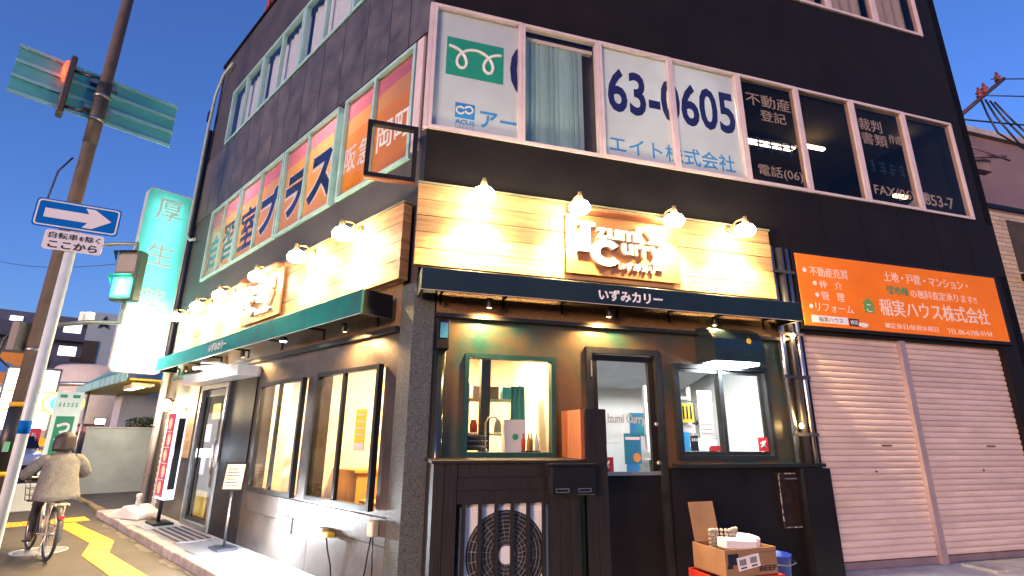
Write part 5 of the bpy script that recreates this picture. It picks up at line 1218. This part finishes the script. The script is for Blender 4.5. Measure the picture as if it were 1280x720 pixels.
# jacket: torso loft and sleeves
M_jack=mat('grey wool jacket',(.15,.15,.145),.95,vary=.3,vs_=14,bump=.5,bs=50)
b=MB(); vs=[]; fs=[]; n=24
RG=[(.735,.165,.175,.25),(.74,.165,.19,.262),(.80,.18,.185,.258),(.90,.21,.172,.24),(1.0,.24,.158,.222),(1.1,.27,.148,.212),(1.18,.295,.14,.212),(1.245,.315,.128,.208),(1.29,.33,.108,.188),(1.325,.345,.085,.14),(1.35,.355,.066,.088),(1.38,.365,.058,.068),(1.385,.365,.05,.06)]
for i,(z,cx,rx,ry) in enumerate(RG):
    for j in range(n):
        an=2*math.pi*j/n; w_=1+.02*math.sin(3*an+i*.9)+.015*math.sin(7*an-i*.6)
        vs.append((cx+rx*w_*math.cos(an),ry*w_*math.sin(an),z+(.012*math.sin(4*an) if i<2 else 0)))
for i in range(len(RG)-1):
    for j in range(n): fs.append((i*n+j,i*n+(j+1)%n,(i+1)*n+(j+1)%n,(i+1)*n+j))
b.add(vs,fs,True); b.obj('jacket',M_jack,t,MBK)
for sgn in (1,-1):
    b=MB(); b.tube([(.335,.12*sgn,1.275),(.34,.18*sgn,1.255),(.365,.245*sgn,1.19),(.40,.295*sgn,1.12),(.445,.325*sgn,1.07),(.50,.318*sgn,1.05),(.56,.295*sgn,1.04),(.62,.283*sgn,1.032)],[.07,.082,.082,.078,.074,.066,.058,.05],14); b.obj('sleeve',M_jack,t,MBK)
# hair: bob
b=MB(); vs=[];fs=[]; n=20; rows=12
for i in range(rows):
    ph=i/(rows-1)
    if ph<.6: th=ph/.6*math.pi/2; r=math.sin(th); z=math.cos(th)
    else: r=1+.12*math.sin((ph-.6)/.4*2.2); z=-(ph-.6)/.4*1.25
    for j in range(n):
        an=2*math.pi*j/n; rr_=r*(1+.03*math.sin(5*an+i)); 
        x=.385+.122*rr_*math.cos(an)*(1 if math.cos(an)<0 else .72); y=.122*rr_*math.sin(an); zz_=1.52+.118*z
        if math.cos(an)>.45 and ph>.6: zz_=1.525+.03-.02*z
        vs.append((x,y,zz_))
for i in range(rows-1):
    for j in range(n): fs.append((i*n+j,i*n+(j+1)%n,(i+1)*n+(j+1)%n,(i+1)*n+j))
fs.append([(rows-1)*n+j for j in range(n)])
b.add(vs,fs,True); b.obj('hair',mat('brown hair',(.03,.016,.012),.45,vary=.4,vs_=20,stretch=(6,6,.6),bump=.3,bs=30),t,MBK)

# banner base (white water weight)
Mb=FL@T3(-7.7,-.46,AZ,R_(25))@Matrix.Scale(1.2,4)
t=thing('banner_base',Mb,'white plastic water-filled banner base on the kerb by the drainpipes','banner base')
b=MB(); b.prism([(-.30,0),(.30,0),(.30,.07),(.24,.11),(.10,.15),(.05,.19),(-.05,.19),(-.10,.15),(-.24,.11),(-.30,.07)],-.19,.19); b.obj('tank',mat('white plastic',(.80,.80,.74),.45,vary=.05),t,Mb,bevel=.02)
b=MB(); b.lathe([(.035,.19),(.03,.29),(.04,.30),(.04,.34),(.025,.35)],n=14); b.obj('spout',mat('white plastic',(.8,.8,.74),.45),t,Mb)

# ================================================================== PHARMACY SIGN
FP=frame(-nL,uL,LW(9.38,1.07,0))    # x inward, y away from viewer
t=thing('pharmacy_sign',FP@Matrix.Translation((0,0,2.7)),'tall teal vertical sign projecting from the far end of the building','sign')
W=.92; ZB,ZT=2.72,7.0
M_tealp=mat('teal translucent panel',(.14,.66,.62),.35,vary=.06,transl=.55)
sh=rrect(0,W,ZB,ZT,.12)
n=len(sh)
b=MB(); b.add([(x,.0,z) for x,z in sh],[list(range(n))]); b.obj('front_panel',M_tealp,t,FP,fix=False)
b=MB(); b.add([(x,.2,z) for x,z in sh],[list(range(n-1,-1,-1))]); b.obj('back_panel',mat('opaque back',(.7,.7,.7),.6),t,FP,fix=False)
b=MB(); s2=rrect(-.02,W+.02,ZB-.02,ZT+.02,.13)
b.add([(x,-.012,z) for x,z in s2]+[(x,.212,z) for x,z in s2],[(i,i+n,(i+1)%n+n,(i+1)%n) for i in range(n)]); b.add([(x,-.012,z) for x,z in s2]+[(x,-.012,z) for x,z in sh],[(i,(i+1)%n,n+(i+1)%n,n+i) for i in range(n)]); b.obj('rim',mat('pale sign rim',(.62,.66,.62),.4),t,FP,fix=False)
for c,zc in zip('厚生薬',(6.55,5.45,4.35)):
    text('lettering',c,mat('pale teal white',(.85,.95,.94),.4,vary=0,transl=.6),t,FP,.20,.74,zc-.28,zc+.28,-.001,.004,.05)
for x in (.22,.46,.70):
    b=MB(); b.tube([(x,.12,2.95),(x,.12,4.35)],.018,8); b.obj('tube',M_tube,t,FP)
for x in (.3,.62): light('lamp_light','AREA',FP@(Matrix.Translation((x,.17,3.5))@Matrix.Rotation(R_(90),4,'X')),28,(.96,1,.97),t,.3,1.5)
light('lamp_light','AREA',FP@(Matrix.Translation((.46,.17,5.7))@Matrix.Rotation(R_(90),4,'X')),11,(.96,1,.97),t,.5,2.2)  # unseen upper lamp added inside the box to brighten the teal
for z in (6.45,2.95+.2):
    b=MB(); b.tube([(W,.1,z),(W+.3,.1,z)],.025,8); b.tube([(W,.1,z-.25),(W+.3,.1,z-.02)],.015,8); b.obj('bracket',M_black,t,FP)

# ================================================================== PHARMACY CANOPY, CAR PARK
t=thing('pharmacy',FL@Matrix.Translation((-10,.0,SZ)),'low pharmacy with a teal sloping canopy and yellow underside beyond the corner building','building')
o=.62
b=MB(); b.add([(-17.2,-o,2.80),(-10.0,-o,2.80),(-10.0,1.0,4.05),(-17.2,1.0,4.05),(-17.2,-o,2.77),(-10.0,-o,2.77),(-10.0,1.0,4.02),(-17.2,1.0,4.02)],[(0,1,2,3),(7,6,5,4),(0,4,5,1),(1,5,6,2),(2,6,7,3),(3,7,4,0)]); b.obj('canopy',mat('teal canvas',(.10,.40,.40),.7,vary=.2,vs_=.8),t,FL)
for k in range(24):
    x=-17.2+.3*k; b=MB(); b.prism([(x+.003,2.80),(x+.003,2.62),(x+.06,2.58),(x+.15,2.565),(x+.24,2.58),(x+.297,2.62),(x+.297,2.80)],-o-.012,-o-.002); b.obj('scallop',mat('teal valance',(.25,.58,.55),.7,vary=.2,rand=.2) if k%2 else mat('pale valance',(.34,.62,.60),.7,vary=.2),t,FL)
b=MB(); b.box(-17.1,-10.05,-o+.06,1.0,2.60,2.64); b.obj('soffit',mat('yellow soffit',(.55,.38,.02),.6,vary=.15),t,FL)
b=MB(); b.tube([(-10.2,-.35,2.52),(-11.5,-.35,2.52)],.05,10); b.tube([(-10.1,-.1,2.5),(-10.1,-.5,2.5)],.05,10); b.obj('pipe',mat('cream pipe',(.7,.6,.4),.5),t,FL)
b=MB(); b.tube([(-15.6,-.5,SZ),(-15.6,-.5,2.6)],.035,8); b.obj('post',M_steel,t,FL)
b=MB(); b.box(-17.0,-15.9,.4,6.0,SZ,2.595); b.obj('side_wall',mat('blue grey wall',(.42,.46,.54),.7,vary=.12),t,FL)
marks('lettering',mat('lilac print',(.52,.50,.62),.6,vary=0),t,FL@Matrix.Translation((0,-o-.0,2.80))@Matrix.Rotation(R_(-(90-37.7)),4,'X'),-15.4,-12.0,.30,1.30,-.012,4,6,.004)
light('lamp_light','AREA',FL@Matrix.Translation((-12.5,.1,2.58)),30,(1,.9,.7),t,2.5,.3)
b=MB(); b.box(-13.75,-11.25,.02,.18,2.585,2.599); b.obj('canopy_lamp',emitmat('canopy tube',(1,.92,.75),4),t,FL)
# car park wall
t=thing('concrete_wall',FL@Matrix.Translation((-14.45,-.5,SZ)),'plain grey-green concrete boundary wall of the small car park','wall')
for k in range(4):
    y0=-.5+1.6*k; b=MB(); b.box(-14.6,-14.42,y0,y0+1.592,SZ,1.55); b.obj('wall_panel',mat('grey green concrete',(.36,.40,.37),.8,vary=.22,vs_=1.4,bump=.15,bs=40,rand=.06),t,FL)
b=MB(); b.box(-14.62,-14.40,-.52,5.9,1.552,1.59); b.obj('coping',M_conc,t,FL)
# planting on top of the wall
def leaves(mb,cx,cy,cz,rx,ry,rz_,n,size):
    for _ in range(n):
        while True:
            p=Vector((random.uniform(-1,1),random.uniform(-1,1),random.uniform(-1,1)))
            if p.length<1: break
        p=Vector((cx+p.x*rx,cy+p.y*ry,cz+p.z*rz_)); a=Vector((random.gauss(0,1),random.gauss(0,1),random.gauss(0,1))).normalized(); c=a.orthogonal().normalized(); s=size*random.uniform(.6,1.3)
        mb.add([p-a*s,p+c*s*.45,p+a*s,p-c*s*.45],[(0,1,2,3)])
M_leaf=mat('dark foliage',(.05,.075,.03),.6,vary=.5,vs_=8,transl=.2)
for k,(y,rx,h,lb) in enumerate(((.9,.5,.20,'low leafy shrub at the left end of the concrete wall top'),(1.9,.6,.28,'bushy shrub above the middle of the concrete wall'),(2.9,.6,.3,'bushy shrub above the concrete wall nearest the drainpipes'))):
    Mh=FL@Matrix.Translation((-14.95,y,SZ)); th=thing('shrub',Mh,lb,'shrub','shrubs behind the concrete wall')
    b=MB(); leaves(b,0,0,1.9,.25,rx,h,420,.05); b.obj('foliage',M_leaf,th,Mh,fix=False)
    b=MB()
    for j in range(4): b.tube([(0,0,0),(random.uniform(-.1,.1),random.uniform(-.3,.3),1.0),(random.uniform(-.15,.15),random.uniform(-.4,.4),1.9)],[.03,.02,.008],6)
    b.obj('stem',M_polec,th,Mh)

# ================================================================== FAR STREET
def facing(x,y,z=SZ): 
    d=Vector((-x,-y,0)).normalized(); return frame(Vector((-d.y,d.x,0)),-d,Vector((x,y,z)))
# green and white roadside panel
Mg=facing(-12.45,14.9); t=thing('roadside_panel',Mg,'white and green vertical roadside sign panel behind the rider','sign')
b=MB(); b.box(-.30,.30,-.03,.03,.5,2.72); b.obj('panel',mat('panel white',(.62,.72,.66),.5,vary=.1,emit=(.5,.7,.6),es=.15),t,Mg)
b=MB(); b.box(-.20,.20,-.034,-.0305,.55,2.05); b.obj('green_field',mat('panel green',(.02,.30,.16),.5,vary=.05),t,Mg)
for c,z in (('つ',1.72),('ど',1.32)): text('lettering',c,M_whitep,t,Mg,-.15,.15,z-.14,z+.16,-.035,.003,.05)
marks('print',M_green,t,Mg,-.22,.22,2.30,2.42,-.031,5,4); b=MB(); b.box(-.22,-.06,-.034,-.031,2.55,2.64); b.box(.06,.22,-.034,-.031,2.55,2.64); b.obj('print',M_green,t,Mg)
b=MB(); b.tube([(0,0.05,0),(0,0.05,.5)],.04,8); b.box(-.3,.3,-.1,.2,0,.05); b.obj('stand',M_steel,t,Mg)
# P sign
Mg=facing(-18.6,22.0); t=thing('parking_sign',Mg,'glowing oval parking sign with white P on pale blue','sign')
def ell(rx,rz,cz,n=32): return [(rx*math.cos(2*math.pi*k/n),cz+rz*math.sin(2*math.pi*k/n)) for k in range(n)]
b=MB(); b.prism(ell(.70,.50,2.75),-.06,.06); b.obj('oval',mat('parking yellow',(.85,.62,.05),.4,vary=0,emit=(1,.75,.10),es=.9),t,Mg)
b=MB(); b.prism(ell(.60,.42,2.75),-.068,-.061); b.obj('white_ring',emitmat('sign white glow',(1,1,.95),1.6),t,Mg)
b=MB(); b.prism(ell(.44,.37,2.75),-.075,-.069); b.obj('blue_disc',emitmat('sign cyan glow',(.12,.72,.85),.9),t,Mg)
text('lettering','P',emitmat('sign white glow',(1,1,.95),1.6),t,Mg,-.18,.20,2.50,3.0,-.076,.006,.06)
b=MB(); b.tube([(0,.1,0),(0,.1,2.3)],.07,10); b.obj('post',M_steel,t,Mg)
# bright sign tower
Mg=facing(-21.6,23.6); t=thing('bright_sign_tower',Mg,'blown-out white and amber light sign tower beside the parking sign','sign')
b=MB(); b.box(-.85,.85,-.2,.2,1.7,4.3); b.obj('light_box',emitmat('tower glow',(1,.86,.60),2.6),t,Mg)
b=MB(); b.box(-.95,.95,-.15,.25,4.3,4.42); b.box(-.95,-.86,-.15,.25,0,4.3); b.box(.86,.95,-.15,.25,0,4.3); b.obj('frame',M_steel,t,Mg)
for zs in (2.5,3.3):
    b=MB(); b.box(-.8,.8,-.22,-.205,zs,zs+.08); b.obj('stripe',mat('amber stripe',(.8,.4,.05),.5,emit=(1,.5,.1),es=.8),t,Mg)
# round tank-like white building
Mg=facing(-22.5,29.5); t=thing('pale_round_building',Mg,'pale rounded shop top behind the parking sign','building')
b=MB(); b.lathe([(2.6,0),(2.6,4.9),(2.45,5.05),(.1,5.3)],n=40); b.obj('drum',mat('pale drum',(.50,.46,.44),.7,vary=.1),t,Mg)
b=MB(); b.lathe([(2.66,3.9),(2.66,4.1)],n=40); b.obj('band',M_steel,t,Mg)
# orange shop
Mg=facing(-31.5,31.5); t=thing('orange_shop',Mg,'shop with an orange fascia and lit front at the street end','shop')
b=MB(); b.box(-5,2.6,0,5,0,6.6); b.obj('wall',mat('dim shop wall',(.16,.15,.16),.8,vary=.2),t,Mg)
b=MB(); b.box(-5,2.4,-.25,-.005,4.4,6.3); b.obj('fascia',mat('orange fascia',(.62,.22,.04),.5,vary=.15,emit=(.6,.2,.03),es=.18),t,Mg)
b=MB(); b.prism([(x,z) for x,z in ell(.75,.34,5.4)],-.27,-.251,Matrix.Translation((.2,0,0))); b.obj('blue_oval',mat('blue oval',(.05,.16,.45),.5,emit=(.05,.2,.6),es=.2),t,Mg)
b=MB(); b.box(-4.8,.8,-.3,-.02,3.7,4.15); b.obj('light_strip',emitmat('shop light strip',(1,.95,.88),2.2),t,Mg)
for k in range(4):
    b=MB(); b.box(-4.8+1.8*k,-3.15+1.8*k,-.06,-.005,.4,3.5); b.obj('shop_window',emitmat('shop window glow',(1,.80,.58),.55),t,Mg)
    b=MB(); b.box(-4.7+1.8*k,-3.9+1.8*k,-.10,-.061,.7,1.8); b.box(-3.7+1.8*k,-3.3+1.8*k,-.10,-.061,1.0,3.1); b.obj('poster',[M_redst,M_yell,M_green,M_paper][k],t,Mg)
# mid rise with lit windows
Mg=facing(-40,44); t=thing('apartment_block',Mg,'dark blue-grey apartment block with a few lit windows at the street end','building')
b=MB(); b.box(-8,10.2,0,10,0,11.4); b.obj('wall',mat('slate block wall',(.14,.15,.20),.8,vary=.2,vs_=.4),t,Mg)
b=MB(); b.box(5.4,10.2,-.5,6,11.4,13.0); b.obj('roof_block',mat('teal slate block',(.10,.22,.25),.8,vary=.2,vs_=.4),t,Mg)
for z in (3.2,6.2,9.2):
    b=MB(); b.box(-8.1,10.3,-.9,-.01,z,z+.18); b.box(-8.1,10.3,-.95,-.85,z+.18,z+1.2); b.obj('balcony',mat('balcony grey',(.11,.12,.16),.8,vary=.15),t,Mg)
for z in (4.4,7.5,10.5):
    for k in range(8):
        x=-7+2.2*k; lit=(k*7+int(z))%3==0 or k>=5
        b=MB(); b.box(x,x+.8,-.06,-.005,z,z+.45); b.obj('window',emitmat('lit window',(.95,.96,1),.8) if lit else M_dkroom,t,Mg)
# tower with pale sign 
Mg=facing(-27.2,36.0); t=thing('sign_building',Mg,'narrow pale building with a dark star emblem behind the canopy','building')
b=MB(); b.box(-2.2,3.6,0,5,0,9.6); b.obj('wall',mat('pale sign wall',(.40,.52,.52),.7,vary=.12,vs_=.5),t,Mg)
b=MB(); b.box(-2.2,-1.4,-.05,-.004,5.6,7.6); b.obj('dark_window',M_dkroom,t,Mg)
st=[(.5*(1 if k%2==0 else .42)*math.sin(math.pi*k/5)-1.35,8.9+.5*(1 if k%2==0 else .42)*math.cos(math.pi*k/5)) for k in range(10)]
b=MB(); b.prism(st,-.05,-.005); b.obj('emblem',M_ink,t,Mg)
for k in range(4):
    b=MB(); b.box(-3.4,-2.5,-.0,.3,3.4+1.55*k,4.0+1.55*k); b.obj('lit_balcony',emitmat('lit window',(.95,.96,1),.8),t,Mg)
# red banner, yellow sign
Mg=facing(-18.3,20.6); t=thing('red_banner',Mg,'narrow red nobori banner with white marks beside the parked car','banner')
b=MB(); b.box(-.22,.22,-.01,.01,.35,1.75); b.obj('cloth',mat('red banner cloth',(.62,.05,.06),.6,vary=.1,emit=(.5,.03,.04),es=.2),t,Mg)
for k in range(4): marks('print',M_whitep,t,Mg,-.11,.11,.5+.29*k,.72+.29*k,-.0105,1,k)
b=MB(); b.tube([(-.25,0,0),(-.25,0,1.9)],.015,6); b.obj('pole',M_steel,t,Mg)
Mg=facing(-20.3,22.9); t=thing('yellow_price_board',Mg,'round yellow price board low behind the parked car','sign')
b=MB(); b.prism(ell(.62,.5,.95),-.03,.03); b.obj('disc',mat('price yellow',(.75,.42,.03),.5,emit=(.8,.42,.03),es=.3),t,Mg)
b=MB(); b.tube([(0,.05,0),(0,.05,.5)],.04,8); b.obj('post',M_steel,t,Mg)
Mg=facing(-17.3,21.6); t=thing('parking_price_board',Mg,'dark parking price board with green and yellow fields behind the rider','sign')
b=MB(); b.box(-.9,.7,-.05,.05,.6,1.95); b.obj('board',mat('price board dark',(.16,.12,.08),.6,vary=.3),t,Mg)
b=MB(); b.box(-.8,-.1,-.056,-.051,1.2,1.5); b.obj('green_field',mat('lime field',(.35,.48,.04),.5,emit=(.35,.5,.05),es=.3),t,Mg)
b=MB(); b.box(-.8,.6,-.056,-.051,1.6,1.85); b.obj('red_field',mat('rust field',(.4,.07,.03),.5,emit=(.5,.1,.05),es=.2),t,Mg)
marks('print',M_whitep,t,Mg,-.75,.5,1.64,1.82,-.057,5,8)
b=MB(); b.lathe([(.13,0),(.13,.004)],Matrix.Translation((-.25,-.052,.9))@Matrix.Rotation(R_(90),4,'X'),14); b.obj('red_disc',M_redst,t,Mg)
for xp in (-.6,.5):
    b=MB(); b.tube([(xp,.06,0),(xp,.06,.6)],.04,8); b.obj('post',M_steel,t,Mg)
# parked car
MC=frame(Vector((.80,-.60,0)),Vector((.60,.80,0)),Vector((-17.6,18.9,SZ)))
t=thing('parked_car',MC,'white hatchback parked beyond the rider near the price boards','car')
M_cw=mat('white car paint',(.70,.72,.74),.25,vary=.04,coat=.6)
prof=[(-1.75,.35),(-1.8,.75),(-1.72,1.0),(-1.45,1.45),(.25,1.48),(.75,1.02),(1.55,.88),(1.75,.70),(1.78,.35)]
b=MB(); n=len(prof); vs=[]
for y,k in ((-.80,.0),(-.74,.06),(.74,.06),(.80,.0)):
    pass
def carsec(y,shr): return [(x*(1-shr*.02),y*(1 if z<1.02 else .84),z) for x,z in prof]
rings=[carsec(-.80,0),carsec(-.3,0),carsec(.3,0),carsec(.80,0)]
for r in rings: vs+=r
fs=[list(range(n)),[3*n+i for i in range(n-1,-1,-1)]]
for r in range(3):
    for i in range(n): fs.append((r*n+i,r*n+(i+1)%n,(r+1)*n+(i+1)%n,(r+1)*n+i))
b.add(vs,fs); b.obj('body',M_cw,t,MC,bevel=.04)
b=MB(); b.add([(.285,-.60,1.44),(.285,.60,1.44),(.76,.68,1.045),(.76,-.68,1.045)],[(0,1,2,3)]); b.v=[(x+.035,y,z+.03) for x,y,z in b.v]; b.obj('windscreen',mat('car glass',(.02,.025,.03),.08,vary=0),t,MC,fix=False)
for sg in (-1,1):
    b=MB(); b.add([(-1.3,sg*.79,1.05),(.55,sg*.79,1.05),(.2,sg*.70,1.40),(-1.2,sg*.70,1.40)],[(0,1,2,3)]); b.obj('side_glass',mat('car glass',(.02,.025,.03),.08),t,MC,fix=False)
    b=MB(); b.lathe([(.10,0),(.08,.03),(.001,.04)],Matrix.Translation((1.74,sg*.6,.72))@Matrix.Rotation(R_(90),4,'Y'),12,cap=False); b.obj('headlight',mat('lamp glass',(.8,.82,.85),.1,vary=0,emit=(1,1,1),es=.4),t,MC)
    for x in (-1.15,1.15):
        b=MB(); b.lathe([(.20,0),(.29,.01),(.30,.05),(.30,.16),(.27,.18)],Matrix.Translation((x,sg*.66,.30))@Matrix.Rotation(R_(-90*sg),4,'X'),20); b.obj('wheel',M_tyre,t,MC)
    b=MB(); b.box(.5,.62,sg*.82-.06,sg*.82+.06,1.0,1.12); b.obj('mirror',M_cw,t,MC,bevel=.02)
b=MB(); b.box(1.77,1.80,-.45,.45,.42,.56); b.obj('grille',M_plast,t,MC)
b=MB(); b.box(1.795,1.81,-.17,.17,.44,.54); b.obj('number_plate',M_paper,t,MC)
# glowing headlamp-like lamp by the parking sign
Mg=facing(-18.0,23.4); t=thing('security_lamp',Mg,'bright white security lamp below the parking sign','lamp')
b=MB(); b.box(-.16,.16,-.1,.1,1.98,2.16); b.obj('lens',emitmat('security glow',(.92,.95,1),20),t,Mg)
b=MB(); b.box(-.25,.25,-.06,.12,2.17,2.24); b.tube([(0,.05,0),(0,.05,2.17)],.03,8); b.obj('post',M_steel,t,Mg)
# barrier block near the car
Mg=facing(-11.6,13.7); t=thing('barrier_block',Mg,'pale plastic barrier block on the footway beyond the bicycle','barrier')
Mg2=facing(-10.6,11.7); t.matrix_basis=Mg2; WM[t.name]=Mg2
b=MB(); b.prism([(-.55,0),(.55,0),(.50,.12),(.46,.55),(-.46,.55),(-.50,.12)],-.16,.16); b.obj('block',mat('barrier plastic',(.50,.56,.54),.6,vary=.12),t,Mg2,bevel=.02)
b=MB(); b.box(-.06,.02,-.166,-.161,.04,.09); b.obj('drain_plug',M_plast,t,Mg2)

# ================================================================== RIGHT NEIGHBOUR
t=thing('tiled_neighbour_building',FR@Matrix.Translation((11.0,1.5,SZ)),'pale tiled neighbouring building with a dark balcony at the right edge','building')
b=MB(); b.box(9.75,22,1.6,8,SZ,8.15); b.obj('wall',mat('mauve panel wall',(.22,.16,.17),.7,vary=.18,vs_=.8),t,FR)
b=MB(); b.box(9.7,22,1.5,8,8.152,8.3); b.obj('coping',mat('pale coping',(.42,.40,.40),.7),t,FR)
tm=MB().box(-.145,.145,-.012,0,-.045,.045).mesh('tile',mat('cream wall tile',(.52,.42,.28),.5,vary=.15,rand=.15))
for r in range(27):
    for c in range(9):
        inst('tile',tm,t,FR@Matrix.Translation((11.35+c*.3+(.15 if r%2 else 0),1.599,3.6+r*.1)))
b=MB(); b.box(11.15,22,1.55,1.598,6.32,6.42); b.obj('drip_ledge',M_black,t,FR)
b=MB(); b.box(12.75,13.9,1.2,1.58,4.7,4.85); b.box(12.75,13.9,1.2,1.24,5.5,5.55)
b.obj('balcony_frame',M_black,t,FR)
for k in range(9):
    b=MB(); b.box(12.78+.13*k,12.80+.13*k,1.21,1.23,4.85,5.5); b.obj('baluster',M_black,t,FR)
b=MB(); b.box(12.75,13.9,1.585,1.597,4.9,6.1); b.obj('window',M_dkroom,t,FR)
# cable arm
t=thing('cable_bracket',FR@Matrix.Translation((9.4,.1,7.0)),'dark metal cable arm with insulators on the building edge','bracket')
b=MB(); b.tube([(9.38,.1,7.0),(10.9,.05,8.15)],.04,8); b.obj('arm',mat('rusty dark steel',(.07,.04,.045),.6,vary=.3),t,FR)
for k,u in enumerate((.50,.62,.93)):
    x,z=9.38+1.52*u,7.0+1.15*u
    b=MB(); b.lathe([(.03,-.02),(.06,.02),(.03,.05),(.06,.09),(.03,.12),(.02,.2)],Matrix.Translation((x,.08,z+.03)),10); b.obj('insulator',mat('red brown ceramic',(.25,.06,.04),.35),t,FR)
for k in range(4):
    x=10.1+.12*k; b=MB(); b.tube([(x,.06,7.55),(x-.05+.1*k,.0,7.15),(x+.35*k-.1,-.1,6.7-.1*k),(x+.6,-.1,6.45)],.016,6); b.obj('lead',M_plast,t,FR)
b=MB(); b.box(9.45,10.35,.3,.45,6.2,6.5); b.tube([(9.4,.2,6.3),(10.6,.2,6.5)],.03,6); b.tube([(9.4,.2,6.6),(10.5,.1,6.35)],.02,6); b.obj('clamp_box',mat('pinkish box',(.24,.17,.17),.6,vary=.3),t,FR)
# overhead wires
def wire(p,q,sag,label,r=.012):
    p,q=Vector(p),Vector(q); pts=[]
    for k in range(17):
        u=k/16; v=p.lerp(q,u); v.z-=sag*4*u*(1-u); pts.append(tuple(v-p))
    Mw=Matrix.Translation(p); b=MB(); b.tube(pts,r,6); tag(b.obj('overhead_wire',M_plast,None,Mw),label,'wire','overhead wires')
c1=FR@Vector((10.6,.08,8.1)); c2=FR@Vector((10.2,.08,7.65))
wire(c1,c1+Vector((14,1,2.2)),.3,'thin overhead wire leaving the tip of the cable arm')
wire(c2,c2+Vector((14,0,.9)),.3,'overhead wire leaving the middle of the cable arm')
wire(FR@Vector((9.4,.1,7.0)),FR@Vector((9.4,.1,7.0))+Vector((16,2.5,2.2)),.5,'overhead wire leaving the foot of the cable arm',.016)
wire((9.6,7.5,11.3),(24,14,17),.3,'thin wire crossing the sky at the top right corner')
wire(FP@Vector((.4,.1,7.02)),LW(9.45,.1,7.05),.0,'thin stay wire from the tall teal sign to the building',.008)
wire((-34,30,12.5),LW(9.5,.1,5.6),.8,'faint wire crossing the sky behind the blue one-way sign',.012)
bpy.context.view_layer.update()
